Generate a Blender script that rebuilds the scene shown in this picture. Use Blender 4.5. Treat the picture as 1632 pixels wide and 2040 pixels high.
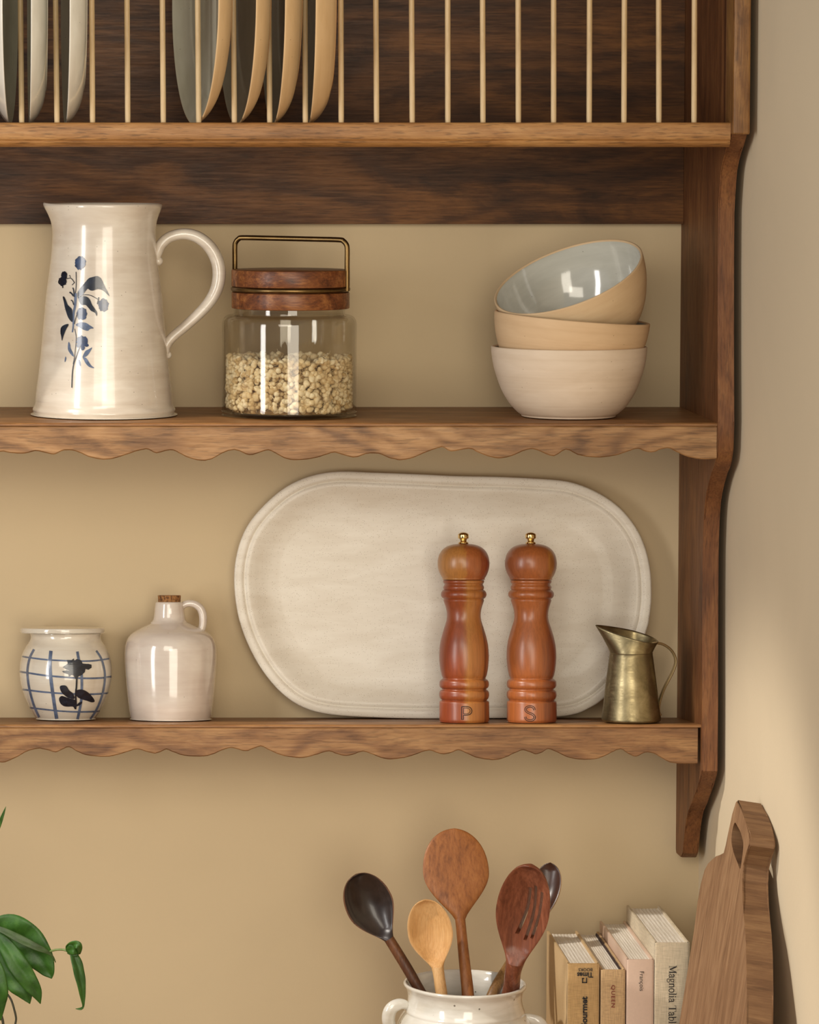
import bpy, bmesh, math, random
from mathutils import Vector, Matrix, Euler
from mathutils.geometry import tessellate_polygon

for o in list(bpy.data.objects):
    bpy.data.objects.remove(o)
S = bpy.context.scene
C = S.collection
R = math.radians

# ---------------------------------------------------------------- camera
F_PX, PPX, PPY, PITCH = 7500.0, 100.0, 673.0, R(3.0)
CAM = Vector((0.0, -4.2, 2.05))
cd = bpy.data.cameras.new('camera')
cam = bpy.data.objects.new('camera', cd)
C.objects.link(cam)
cam.location = CAM
cam.rotation_euler = (R(90) - PITCH, 0, 0)
cd.sensor_fit = 'VERTICAL'
cd.sensor_height = 36.0
cd.lens = F_PX * 36.0 / 2040.0
cd.shift_x = (816 - PPX) / 2040.0
cd.shift_y = -(1020 - PPY) / 2040.0
cd.clip_start = 0.05
S.camera = cam

# ---------------------------------------------------------------- world, lights, exposure
S.view_settings.view_transform = 'Standard'
S.view_settings.look = 'None'
S.view_settings.gamma = 1.0
S.view_settings.exposure = 0.12
S.view_settings.use_curve_mapping = False

def lin(r, g, b):
    def f(c):
        c = c / 255.0
        return c / 12.92 if c <= 0.04045 else ((c + 0.055) / 1.055) ** 2.4
    return (f(r), f(g), f(b), 1.0)

W = bpy.data.worlds.new('room_air')
S.world = W
W.use_nodes = True
W.node_tree.nodes['Background'].inputs[0].default_value = lin(236, 244, 255)
W.node_tree.nodes['Background'].inputs[1].default_value = 0.22

def area(name, loc, target, sx, sy, power, col, shape='RECTANGLE'):
    ld = bpy.data.lights.new(name, 'AREA')
    ld.shape = shape
    ld.size = sx
    ld.size_y = sy
    ld.energy = power
    ld.color = col
    o = bpy.data.objects.new(name, ld)
    C.objects.link(o)
    o.location = loc
    o.rotation_euler = (Vector(target) - Vector(loc)).to_track_quat('-Z', 'Y').to_euler()
    return o

sd = bpy.data.lights.new('low_sun_spot', 'SPOT')
sd.energy = 245
sd.spot_size = R(17.4)
sd.spot_blend = 0.35
sd.shadow_soft_size = 0.06
sd.color = (1.0, 0.93, 0.84)
so = bpy.data.objects.new('low_sun_spot', sd)
C.objects.link(so)
so.location = (-1.65, -1.07, 3.51)
so.rotation_euler = Vector((2.45, 0.82, -2.71)).to_track_quat('-Z', 'Y').to_euler()
area('window_daylight', (-2.3, -2.35, 1.95), (0.3, -0.1, 1.55), 0.50, 1.9, 36, (1.0, 0.97, 0.93))
area('front_lamp', (-0.30, -3.05, 2.60), (0.35, 0, 1.5), 1.2, 0.8, 15, (1.0, 0.91, 0.76))
area('room_softlight', (1.70, -4.7, 1.90), (0.35, 0, 1.60), 4.2, 2.4, 175, (1.0, 0.91, 0.76))

# ---------------------------------------------------------------- pixel <-> space helpers (photo frame 1632 x 2040)
FW = Vector((0, math.cos(PITCH), -math.sin(PITCH)))
UP = Vector((0, math.sin(PITCH), math.cos(PITCH)))
def ray(px, py):
    return Vector((1, 0, 0)) * ((px - PPX) / F_PX) - UP * ((py - PPY) / F_PX) + FW
def at(px, py, Y):
    d = ray(px, py)
    return CAM + d * ((Y - CAM.y) / d.y)
def atX(px, py, X):
    d = ray(px, py)
    return CAM + d * ((X - CAM.x) / d.x)
def mpp(px, py, Y):
    return (at(px, py, Y) - CAM).dot(FW) / F_PX
def proj(p):
    d = p - CAM
    w = d.dot(FW)
    return PPX + F_PX * d.x / w, PPY - F_PX * d.dot(UP) / w

# ---------------------------------------------------------------- object helpers
def obj(name, bm, mat, parent=None, smooth=True, angle=40):
    me = bpy.data.meshes.new(name)
    bmesh.ops.remove_doubles(bm, verts=bm.verts, dist=1e-6)
    bmesh.ops.recalc_face_normals(bm, faces=bm.faces)
    if smooth:
        for f in bm.faces:
            f.smooth = True
        lim = R(angle)
        for e in bm.edges:
            if len(e.link_faces) == 2 and e.calc_face_angle(0) > lim:
                e.smooth = False
    bm.to_mesh(me)
    bm.free()
    for m in (mat if isinstance(mat, (list, tuple)) else [mat]):
        me.materials.append(m)
    o = bpy.data.objects.new(name, me)
    C.objects.link(o)
    if parent is not None:
        o.parent = parent
    return o

def tag(o, label=None, cat=None, group=None, kind=None):
    if label: o['label'] = label
    if cat: o['category'] = cat
    if group: o['group'] = group
    if kind: o['kind'] = kind
    return o

def empty(name, loc, label, cat, group=None, rot=(0, 0, 0)):
    o = bpy.data.objects.new(name, None)
    o.empty_display_size = 0.02
    C.objects.link(o)
    o.location = loc
    o.rotation_euler = rot
    return tag(o, label, cat, group)

def copy_tree(o, parent=None):
    c = o.copy()
    C.objects.link(c)
    c.parent = parent
    for ch in list(o.children):
        copy_tree(ch, c)
    return c

def box(bm, x0, x1, y0, y1, z0, z1, bevel=0.0, seg=2):
    m = Matrix.Translation(((x0 + x1) / 2, (y0 + y1) / 2, (z0 + z1) / 2)) @ Matrix.Diagonal((x1 - x0, y1 - y0, z1 - z0, 1))
    r = bmesh.ops.create_cube(bm, size=1, matrix=m)
    if bevel:
        es = list({e for v in r['verts'] for e in v.link_edges})
        bmesh.ops.bevel(bm, geom=es, offset=bevel, segments=seg, profile=0.6, affect='EDGES')

def lathe(bm, prof, seg=72, cx=0, cy=0, jitter=None):
    rings = []
    for (r, z) in prof:
        if r < 1e-5:
            rings.append([bm.verts.new((cx, cy, z))])
        else:
            rings.append([bm.verts.new((cx + r * math.cos(2 * math.pi * i / seg), cy + r * math.sin(2 * math.pi * i / seg), z)) for i in range(seg)])
    fs = []
    for a, b in zip(rings, rings[1:]):
        for i in range(seg):
            j = (i + 1) % seg
            if len(a) == 1 and len(b) == 1: continue
            if len(a) == 1: fs.append(bm.faces.new((a[0], b[i], b[j])))
            elif len(b) == 1: fs.append(bm.faces.new((a[i], b[0], a[j])))
            else: fs.append(bm.faces.new((a[i], b[i], b[j], a[j])))
    return rings

def catmull(pts, n=6, closed=False):
    P = [Vector(p) for p in pts]
    out = []
    N = len(P)
    rng = range(N) if closed else range(N - 1)
    for i in rng:
        if closed:
            p0, p1, p2, p3 = P[i - 1], P[i], P[(i + 1) % N], P[(i + 2) % N]
        else:
            p0, p1, p2, p3 = P[max(i - 1, 0)], P[i], P[i + 1], P[min(i + 2, N - 1)]
        for k in range(n):
            t = k / n
            out.append(0.5 * ((2 * p1) + (-p0 + p2) * t + (2 * p0 - 5 * p1 + 4 * p2 - p3) * t * t + (-p0 + 3 * p1 - 3 * p2 + p3) * t ** 3))
    if not closed:
        out.append(P[-1].copy())
    return out

def tube(bm, pts, rad, seg=16, flat=1.0, ref=None, caps=True):
    """sweep a round (or flattened) section along pts; rad is a number or list"""
    P = [Vector(p) for p in pts]
    n = len(P)
    rr = rad if isinstance(rad, (list, tuple)) else [rad] * n
    prev = None
    rings = []
    for i in range(n):
        t = (P[min(i + 1, n - 1)] - P[max(i - 1, 0)]).normalized()
        if prev is None:
            a = Vector(ref) if ref else (Vector((0, 1, 0)) if abs(t.y) < 0.9 else Vector((1, 0, 0)))
        else:
            a = prev
        a = (a - t * a.dot(t)).normalized()
        prev = a
        b = t.cross(a)
        rings.append([bm.verts.new(P[i] + a * (rr[i] * math.cos(2 * math.pi * k / seg)) + b * (rr[i] * flat * math.sin(2 * math.pi * k / seg))) for k in range(seg)])
    for A, B in zip(rings, rings[1:]):
        for k in range(seg):
            j = (k + 1) % seg
            bm.faces.new((A[k], B[k], B[j], A[j]))
    if caps:
        bm.faces.new(rings[0][::-1])
        bm.faces.new(rings[-1])
    return rings

def prism_x(bm, prof, x0, x1):
    """prof: (y, z) outline, extruded along x"""
    a = [bm.verts.new((x0, y, z)) for y, z in prof]
    b = [bm.verts.new((x1, y, z)) for y, z in prof]
    n = len(prof)
    for i in range(n):
        j = (i + 1) % n
        bm.faces.new((a[i], a[j], b[j], b[i]))
    bm.faces.new(a[::-1])
    bm.faces.new(b)

def boolean_cut(o, cutter_bm):
    me = bpy.data.meshes.new('cut')
    bmesh.ops.recalc_face_normals(cutter_bm, faces=cutter_bm.faces)
    cutter_bm.to_mesh(me); cutter_bm.free()
    c = bpy.data.objects.new('cut', me)
    C.objects.link(c)
    c.matrix_world = o.matrix_world
    m = o.modifiers.new('cut', 'BOOLEAN')
    m.object = c
    m.operation = 'DIFFERENCE'
    m.solver = 'EXACT'
    bpy.context.view_layer.update()
    dg = bpy.context.evaluated_depsgraph_get()
    nm = bpy.data.meshes.new_from_object(o.evaluated_get(dg))
    o.modifiers.clear()
    o.data = nm
    bpy.data.objects.remove(c)
    return o

# ---------------------------------------------------------------- materials
class NT:
    def __init__(s, name):
        s.m = bpy.data.materials.new(name)
        s.m.use_nodes = True
        s.t = s.m.node_tree
        s.b = s.t.nodes['Principled BSDF']
        s.out = s.t.nodes['Material Output']
    def n(s, kind, **kw):
        nd = s.t.nodes.new(kind)
        for k, v in kw.items():
            if k.startswith('i_'):
                nd.inputs[k[2:].replace('_', ' ')].default_value = v
            else:
                setattr(nd, k, v)
        return nd
    def l(s, a, b): s.t.links.new(a, b)
    def coords(s, scale=(1, 1, 1), loc=(0, 0, 0), rot=(0, 0, 0)):
        tc = s.n('ShaderNodeTexCoord')
        mp = s.n('ShaderNodeMapping')
        mp.inputs['Location'].default_value = loc
        mp.inputs['Rotation'].default_value = rot
        mp.inputs['Scale'].default_value = scale
        s.l(tc.outputs['Object'], mp.inputs[0])
        return mp.outputs[0]
    def noise(s, vec, scale, detail=4, rough=0.5, dist=0.0):
        nd = s.n('ShaderNodeTexNoise')
        nd.inputs['Scale'].default_value = scale
        nd.inputs['Detail'].default_value = detail
        nd.inputs['Roughness'].default_value = rough
        nd.inputs['Distortion'].default_value = dist
        s.l(vec, nd.inputs['Vector'])
        return nd.outputs['Fac']
    def ramp(s, fac, stops):
        nd = s.n('ShaderNodeValToRGB')
        el = nd.color_ramp.elements
        while len(el) < len(stops): el.new(0.5)
        for e, (p, c) in zip(el, stops):
            e.position = p
            e.color = c if len(c) == 4 else (*c, 1)
        s.l(fac, nd.inputs[0])
        return nd.outputs['Color']
    def mix(s, fac, a, b, mode='MIX'):
        nd = s.n('ShaderNodeMix', data_type='RGBA', blend_type=mode)
        for sock, v in ((nd.inputs['Factor'], fac), (nd.inputs['A'], a), (nd.inputs['B'], b)):
            if isinstance(v, (int, float, tuple)): sock.default_value = v
            else: s.l(v, sock)
        return nd.outputs['Result']
    def math(s, op, a, b=0.0):
        nd = s.n('ShaderNodeMath', operation=op)
        for sock, v in ((nd.inputs[0], a), (nd.inputs[1], b)):
            if isinstance(v, (int, float)): sock.default_value = v
            else: s.l(v, sock)
        return nd.outputs[0]
    def bump(s, h, strength=0.2, dist=0.001):
        nd = s.n('ShaderNodeBump')
        nd.inputs['Strength'].default_value = strength
        nd.inputs['Distance'].default_value = dist
        s.l(h, nd.inputs['Height'])
        s.l(nd.outputs[0], s.b.inputs['Normal'])

G1 = (0, 0, 0); G2 = (1, 1, 1)
def gray(v): return (v, v, v, 1)

def wood(name, dark, mid, light, axis='X', seed=0.0, rough=0.42, fig=0.5, fine=1.0, k=1.0, spec=0.4, pore=0.35, plane='Y', stretch=1.0):
    """grain runs along axis; plane = the thin direction of the board"""
    t = NT(name)
    def sc(al, ac):
        return {'X': (al, ac, ac), 'Y': (ac, al, ac), 'Z': (ac, ac, al)}[axis]
    loc = (seed * 1.37, seed * 2.11, seed * 0.73)
    v1 = t.coords(sc(2.4 * k / stretch, 9 * k * stretch), loc)
    n1 = t.noise(v1, 2.0, 6, 0.62, 1.1)                       # broad figure
    # nested growth arcs round scattered centres, stretched along the grain
    fs = list(sc(2.6 * k, 9.0 * k))
    fs[{'X': 0, 'Y': 1, 'Z': 2}[plane]] *= 0.12
    vb = t.coords(tuple(fs), loc)
    dn = t.n('ShaderNodeTexNoise'); dn.inputs['Scale'].default_value = 1.3; dn.inputs['Detail'].default_value = 3
    t.l(vb, dn.inputs['Vector'])
    vm = t.n('ShaderNodeVectorMath', operation='MULTIPLY_ADD')
    t.l(dn.outputs['Color'], vm.inputs[0]); vm.inputs[1].default_value = (0.9, 0.9, 0.9); t.l(vb, vm.inputs[2])
    vo = t.n('ShaderNodeTexVoronoi', feature='SMOOTH_F1'); vo.inputs['Scale'].default_value = 0.8; vo.inputs['Smoothness'].default_value = 0.6
    t.l(vm.outputs[0], vo.inputs['Vector'])
    sn = t.math('SINE', t.math('ADD', t.math('MULTIPLY', vo.outputs['Distance'], 52.0), t.math('MULTIPLY', n1, 7.0)))
    saw = t.math('POWER', t.math('ADD', t.math('MULTIPLY', sn, 0.5), 0.5), 1.6)
    v3 = t.coords(sc(14 * fine, 260 * fine), loc)
    n3 = t.noise(v3, 1.6, 5, 0.7, 0.2)                         # fine fibres
    v4 = t.coords(sc(40 * fine, 420 * fine), loc)
    n4 = t.noise(v4, 1.3, 2, 0.5, 0.0)                         # pores
    a = t.math('MULTIPLY', t.math('SUBTRACT', 0.6, saw), fig * 0.17)
    b = t.math('MULTIPLY', n1, 0.86)
    c = t.math('MULTIPLY', n3, 0.48)
    s = t.math('ADD', t.math('ADD', a, b), c)
    col = t.ramp(s, [(0.43, dark), (0.67, mid), (0.93, light)])
    pm = t.ramp(n4, [(0.34, gray(1 - pore * 0.8)), (0.46, gray(1.0))])
    col = t.mix(1.0, col, pm, 'MULTIPLY')
    t.l(col, t.b.inputs['Base Color'])
    t.l(t.ramp(n3, [(0.3, gray(rough + 0.12)), (0.7, gray(rough - 0.05))]), t.b.inputs['Roughness'])
    t.b.inputs['Specular IOR Level'].default_value = spec
    t.bump(t.math('ADD', n3, t.math('MULTIPLY', n4, 0.6)), 0.22, 0.0006)
    return t.m

def ceramic(name, base, tint, rough=0.22, speck=0.5, speck_col=(60, 45, 35), coat=0.6, scale=1.0, bump=0.15, bands=0.5, spk_scale=230.0, ior=0.5, spk_size=0.10):
    t = NT(name)
    v = t.coords((scale, scale, scale * 4), (3.1, 1.7, 2.3))
    n1 = t.noise(v, 14, 4, 0.6, 0.4)
    vb = t.coords((scale * 2, scale * 2, scale * 150), (1.1, .4, 0))
    n2 = t.noise(vb, 1.4, 3, 0.6, 0.0)
    f = t.math('ADD', t.math('MULTIPLY', n1, 1 - 0.4 * bands), t.math('MULTIPLY', n2, 0.4 * bands))
    col = t.ramp(f, [(0.36, tint), (0.62, base)])
    vs = t.coords((1, 1, 1), (0.3, 0.9, 0.1))
    vo = t.n('ShaderNodeTexVoronoi', feature='F1')
    vo.inputs['Scale'].default_value = spk_scale
    t.l(vs, vo.inputs['Vector'])
    dot = t.math('LESS_THAN', vo.outputs['Distance'], spk_size)
    sep = t.n('ShaderNodeSeparateColor')
    t.l(vo.outputs['Color'], sep.inputs[0])
    rnd = t.math('LESS_THAN', sep.outputs[0], speck * 0.3)
    msk = t.math('MULTIPLY', dot, rnd)
    msk = t.math('MULTIPLY', msk, 0.75)
    col = t.mix(msk, col, lin(*speck_col))
    t.l(col, t.b.inputs['Base Color'])
    t.b.inputs['Roughness'].default_value = rough
    t.b.inputs['Specular IOR Level'].default_value = ior
    t.b.inputs['Coat Weight'].default_value = coat
    t.b.inputs['Coat Roughness'].default_value = 0.06
    t.bump(t.math('ADD', n1, t.math('MULTIPLY', n2, 0.5)), bump, 0.0012)
    return t.m

def plain(name, col, rough=0.5, metal=0.0, spec=0.5, nscale=0, namt=0.15, bump=0.0, coat=0.0, vary=(1, 1, 1)):
    t = NT(name)
    if nscale:
        v = t.coords(vary)
        n = t.noise(v, nscale, 5, 0.6, 0.3)
        c = lin(*col)
        lo = tuple(x * (1 - namt) for x in c[:3]) + (1,)
        hi = tuple(min(x * (1 + namt), 1) for x in c[:3]) + (1,)
        t.l(t.ramp(n, [(0.3, lo), (0.7, hi)]), t.b.inputs['Base Color'])
        if bump: t.bump(n, bump, 0.001)
    else:
        t.b.inputs['Base Color'].default_value = lin(*col)
    t.b.inputs['Roughness'].default_value = rough
    t.b.inputs['Metallic'].default_value = metal
    t.b.inputs['Specular IOR Level'].default_value = spec
    t.b.inputs['Coat Weight'].default_value = coat
    t.b.inputs['Coat Roughness'].default_value = 0.08
    return t.m

def paint(name, c, seed=0):
    t = NT(name)
    v = t.coords((1, 1, 1), (seed, seed, seed))
    n1 = t.noise(v, 2.0, 4, 0.6, 0.5)
    n2 = t.noise(v, 170, 3, 0.6, 0.0)
    a = lin(*c)
    lo = tuple(x * 0.95 for x in a[:3]) + (1,)
    hi = tuple(x * 1.04 for x in a[:3]) + (1,)
    t.l(t.ramp(n1, [(0.3, lo), (0.7, hi)]), t.b.inputs['Base Color'])
    t.b.inputs['Roughness'].default_value = 0.75
    t.b.inputs['Specular IOR Level'].default_value = 0.25
    t.bump(n2, 0.18, 0.001)
    return t.m

M = {}
M['wall'] = paint('ochre_wall_paint', (206, 185, 149))
M['wall_r'] = paint('cream_wall_paint', (224, 207, 176), 4)
M['ceiling'] = paint('ceiling_paint', (225, 215, 195), 7)
M['floor'] = wood('floor_boards', lin(90, 62, 40), lin(130, 92, 60), lin(160, 120, 82), 'X', 3)
M['rail'] = wood('rail_wood', lin(112, 74, 39), lin(160, 112, 62), lin(196, 148, 90), 'X', 1.0, fig=0.25, pore=0.5)
M['back'] = wood('back_panel_wood', lin(46, 26, 11), lin(84, 51, 23), lin(130, 84, 40), 'X', 2.2, fig=0.8, rough=0.5, k=0.9)
M['side'] = wood('side_panel_wood', lin(78, 44, 23), lin(116, 72, 39), lin(148, 100, 56), 'Z', 3.1, fig=0.3, rough=0.5, plane='X')
M['stile'] = wood('stile_wood', lin(86, 54, 26), lin(126, 86, 46), lin(162, 118, 65), 'Z', 5.7, fig=0.7, k=2.0)
M['shelf'] = wood('shelf_wood', lin(98, 62, 33), lin(140, 96, 55), lin(176, 130, 79), 'X', 7.4, fig=0.35)
M['val1'] = wood('upper_valance_wood', lin(98, 66, 38), lin(142, 102, 62), lin(176, 134, 88), 'X', 9.3, fig=1.15, k=1.2, stretch=1.1)
M['val2'] = wood('lower_valance_wood', lin(92, 60, 37), lin(134, 94, 58), lin(170, 128, 82), 'X', 12.9, fig=1.15, k=1.3, stretch=1.1)
M['dowel'] = wood('pale_dowel_wood', lin(184, 152, 108), lin(212, 184, 140), lin(230, 208, 168), 'Z', 2.0, fig=0.1, pore=0.15)
M['ink'] = plain('navy_underglaze', (26, 32, 44), 0.25, coat=0.6, nscale=160, namt=0.6)
M['inkblue'] = plain('blue_underglaze', (30, 50, 86), 0.25, coat=0.6, nscale=140, namt=0.5)
M['inkpale'] = plain('pale_blue_underglaze_and_glint', (92, 106, 132), 0.25, coat=0.6, nscale=140, namt=0.35)  # pale painted strokes, plus the painted-in highlight on the jug stem

# ---------------------------------------------------------------- the room
XW = 0.7300       # right wall plane
def slab(name, x0, x1, y0, y1, z0, z1, mat):
    bm = bmesh.new()
    box(bm, x0, x1, y0, y1, z0, z1)
    o = obj(name, bm, mat, smooth=False)
    o['kind'] = 'structure'
    return o
slab('wall_back', -3.4, XW + 0.12, 0.0, 0.12, 0.0, 2.9, M['wall'])
slab('wall_right', XW, XW + 0.12, -2.3, 0.0, 0.0, 2.9, M['wall_r'])
slab('floor', -3.4, 3.0, -4.6, 0.12, -0.05, 0.0, M['floor'])

# ---------------------------------------------------------------- worktop below the picture (carries the books, crock, board and pot)
ZC = 0.90
bm = bmesh.new()
box(bm, -1.6, XW - 0.001, -0.64, -0.001, ZC - 0.04, ZC, 0.003)
wt = obj('kitchen_worktop', bm, wood('worktop_wood', lin(120, 84, 52), lin(158, 116, 76), lin(186, 144, 100), 'X', 4.4))
tag(wt, 'wooden kitchen worktop carrying the books, the utensil crock and the plant', 'worktop')
bm = bmesh.new()
box(bm, -1.6, XW - 0.001, -0.60, -0.001, 0.0, ZC - 0.041, 0.002)
bc = obj('base_cabinet', bm, plain('cabinet_paint', (196, 180, 150), 0.5))
tag(bc, 'painted base cabinet under the wooden worktop', 'cabinet')

# ---------------------------------------------------------------- the wall rack
XI, XO = 0.7040, 0.7212
XL = -0.86
rack = empty('plate_rack', (0, 0, 0), 'large brown wooden wall rack with plate slots above and two scalloped shelves below', 'wall rack')

front = [(1490, 264), (1484.5, 286), (1478, 299), (1472.6, 318), (1469, 340), (1467, 357), (1464.7, 397), (1463, 423), (1462.6, 540), (1462.6, 700),
         (1463.2, 840), (1462, 895), (1459, 919), (1455, 930.6), (1450, 942), (1444, 962), (1439, 981.6), (1436, 1001), (1434, 1036), (1432, 1095),
         (1431.4, 1174), (1431, 1260), (1431, 1400), (1430.5, 1536), (1428.5, 1543), (1426, 1554), (1422, 1563), (1418, 1579), (1410, 1598), (1402, 1614),
         (1398, 1632), (1395, 1659), (1393, 1680), (1391.5, 1700), (1388, 1708)]
fp = [atX(x, y, XO) for x, y in front]
prof = [(0.0, 2.62), (-0.268, 2.62), (-0.268, fp[0].z)] + [(p.y, p.z) for p in fp] + [(-0.004, fp[-1].z - 0.001), (0.0, fp[-1].z + 0.003)]
prof = [(min(y, -0.0005) if i not in (0,) else y - 0.0005, z) for i, (y, z) in enumerate(prof)]
def side_panel(x0, x1):
    bm = bmesh.new()
    prism_x(bm, prof, x0, x1)
    es = [e for e in bm.edges if abs(e.verts[0].co.x - e.verts[1].co.x) < 1e-6 and e.verts[0].co.y < -0.01 and e.verts[1].co.y < -0.01]
    bmesh.ops.bevel(bm, geom=es, offset=0.0012, segments=2, affect='EDGES')
    return obj('side_panel', bm, M['side'], rack, angle=30)
side_panel(XI, XO)
side_panel(XL - 0.017, XL)

def stile(x0, x1):
    bm = bmesh.new()
    zb = at(1475, 268, -0.314).z
    box(bm, x0, x1, -0.3145, -0.2685, zb, 2.60, 0.0022, 3)
    return obj('stile', bm, M['stile'], rack)
stile(XI, XO + 0.0002)
stile(XL - 0.017, XL)

# back panel behind the plates and the dowels
bm = bmesh.new()
zbp = at(800, 446.5, -0.016).z
box(bm, XL, XI, -0.016, -0.0008, zbp, 2.61, 0.001)
obj('back_panel', bm, M['back'], rack)

# front rail with a small bead at its lower edge
YR = -0.300
zt, zb1, zb2 = at(800, 244, YR).z, at(800, 278.5, YR).z, at(800, 293, YR + .01).z
bm = bmesh.new()
prism_x(bm, [(YR + 0.0008, zt - 0.0006), (YR, zt - 0.002), (YR, zb1 + 0.001), (YR + 0.0005, zb1), (YR + 0.003, zb1 - 0.0008), (YR + 0.0022, zb1 - 0.003),
             (YR + 0.0035, zb2 + 0.003), (YR + 0.008, zb2), (YR + 0.022, zb2), (YR + 0.022, zt), (YR + 0.002, zt)], XL, XI)
obj('front_rail', bm, M['rail'], rack, angle=50)
bm = bmesh.new()
box(bm, XL, XI, YR + 0.0225, -0.0165, zb2 + 0.002, zt - 0.0035, 0.0008)
obj('rack_floor', bm, M['side'], rack)
bm = bmesh.new()
box(bm, XL, XI, YR, YR + 0.022, 2.42, 2.455, 0.002)
obj('upper_rail', bm, M['rail'], rack)
bm = bmesh.new()
box(bm, XL - 0.017, XO, -0.33, -0.001, 2.621, 2.645, 0.002)
obj('top_board', bm, M['shelf'], rack)

# dowels
YD = YR + 0.011
dz0 = zt - 0.004
dlist = []
xs = [43.3, 113.7, 184.5, 254.7, 325.5, 396, 467, 537.5, 608.5, 680, 750.5, 821.5, 892.5, 962.5, 1033, 1103.2, 1174, 1243.3, 1313, 1383]
xs = [43.3 - 70.6 * k for k in range(22, 0, -1)] + xs
first = None
rd = random.Random(4)
for x in xs:
    X = at(x, 244, YD).x
    if X < XL + 0.01: continue
    if first is None:
        bm = bmesh.new()
        lathe(bm, [(0, 0), (0.0027, 0), (0.0029, 0.01), (0.0029, 0.36), (0.0027, 2.42 - dz0), (0, 2.42 - dz0)], 16)
        o = first = obj('dowel', bm, M['dowel'], rack)
    else:
        o = first.copy(); C.objects.link(o); o.parent = rack
    o.location = (X, YD, dz0)
    o.rotation_euler = (rd.uniform(-.003, .003), rd.uniform(-0.012, -0.004), 0)

# shelves
YS1, YS2 = -0.238, -0.156
Z1 = at(800, 842.5, YS1).z
Z2F = at(800, 1443.5, YS2).z
Z2B = at(800, 1429.5, 0).z
TILT = math.atan2(Z2F - Z2B, -YS2)
def z2(Y): return Z2B + (Z2F - Z2B) * (Y / YS2)

v1 = [(0,900),(25,903),(50,904),(70,899),(90,902),(108,906),(123,899),(138,897),(156,901),(176,910),(206,916),(231,913),(261,903),(281,897),(296,896),
(312,903),(339,897),(357,903),(377,913),(402,918),(422,915),(442,904),(462,897),(477,899),(497,907),(518,902),(535,897),(553,906),(573,915),(593,917),
(623,914),(648,907),(668,902),(704,912),(729,905),(754,904),(774,912),(788,915.5),(802,917),(824,912),(851,901),(881,891),(899,900),(934,894),(956,903),
(979,911),(1001,913),(1027,906),(1045,898),(1062,895),(1080,901),(1104,909),(1128,896),(1151,906),(1177,911),(1203,911),(1230,907),(1256,898),
(1272,894),(1287,900),(1303,901),(1318,895),(1336,894),(1353,903),(1371,910),(1398,915),(1428,914)]
v2 = [(0,1519),(15,1517),(35,1508),(55,1497),(75,1492),(90,1494),(111,1499),(123,1494),(138,1489),(151,1496),(171,1504.5),(201,1508),(226,1506.5),(251,1499),
(274,1493),(291,1498),(309,1501.5),(322,1497.5),(332,1493.5),(347,1499.5),(367,1505.5),(397,1508),(422,1504),(442,1495.5),(460,1490.5),(475,1493.5),
(490,1497),(505,1492),(520,1487.5),(538,1495.5),(558,1504),(588,1510),(613,1509),(633,1503),(656,1497.5),(673,1503),(691,1506.5),(708.5,1502),
(724,1497.5),(744,1504),(765,1511.5),(785,1513),(806,1510),(827,1504),(847.5,1496.7),(860,1496),(872.5,1501),(885,1503),(900,1500),(913,1494.6),
(927,1500),(947.5,1509),(968,1513),(987,1514.6),(1006,1510),(1027,1500),(1043,1495),(1056,1499),(1068,1503),(1081,1499),(1093,1492.5),(1110,1499),
(1131,1509),(1156,1513.7),(1185,1513),(1206,1506),(1222.5,1498),(1237,1493),(1252,1502),(1268,1507.5),(1285,1500),(1302,1501),(1318,1510),(1335,1519),
(1356,1521.7),(1385,1522),(1390,1521.5)]
def valance(pts, Y, ztop, mat, th=0.019, per=384):
    ext = []
    for k in (4, 3, 2, 1):
        ext += [(x - per * k, y) for x, y in pts if x < per]
    P = [at(x, y, Y) for x, y in ext + pts]
    P = [(p.x, p.z) for p in P if p.x > XL + 0.001]
    x1 = P[-1][0]
    C3 = catmull([(a, b, 0) for a, b in P], 3)
    P = [(p.x, p.y) for p in C3]
    bm = bmesh.new()
    rows = []
    rj = random.Random(5)
    for x, z in P:
        j = rj.uniform(-.0002, .0002)
        b = 0.0013
        rows.append([bm.verts.new((x, yy, zz)) for yy, zz in ((Y + th, ztop), (Y + 0.0015, ztop), (Y, ztop - 0.0015), (Y, z + b + j), (Y + b, z + j), (Y + th, z + j))])
    for A, B in zip(rows, rows[1:]):
        for k in range(6):
            j = (k + 1) % 6
            bm.faces.new((A[k], A[j], B[j], B[k]))
    bm.faces.new(rows[0][::-1]); bm.faces.new(rows[-1])
    obj('valance', bm, mat, rack, angle=15)
# shelf boards: a thin nosing over the valance, full board behind it
def shelf_board(Y, zf, zb, th):
    k = (zf - zb) / Y
    z = lambda y: zb + k * y
    bm = bmesh.new()
    prism_x(bm, [(Y, z(Y) - 0.0030), (Y, z(Y) - 0.0020), (Y + 0.0004, z(Y) - 0.0010), (Y + 0.0012, z(Y) - .0003), (Y + 0.0026, z(Y + .0026)), (-0.001, z(-.001)), (-0.001, z(-.001) - th),
                 (Y + 0.0185, z(Y + .0185) - th), (Y + 0.0185, z(Y + .0185) - 0.0034), (Y + 0.0004, z(Y) - 0.0033)], XL, XI)
    obj('shelf_board', bm, M['shelf'], rack, angle=50)
shelf_board(YS1, Z1, Z1, 0.0205)
valance(v1, YS1 + 0.00005, Z1 - 0.0033, M['val1'], 0.018)
shelf_board(YS2, Z2F, Z2B, 0.0185)
valance(v2, YS2 + 0.00005, Z2F - 0.0033, M['val2'], 0.018)

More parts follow.
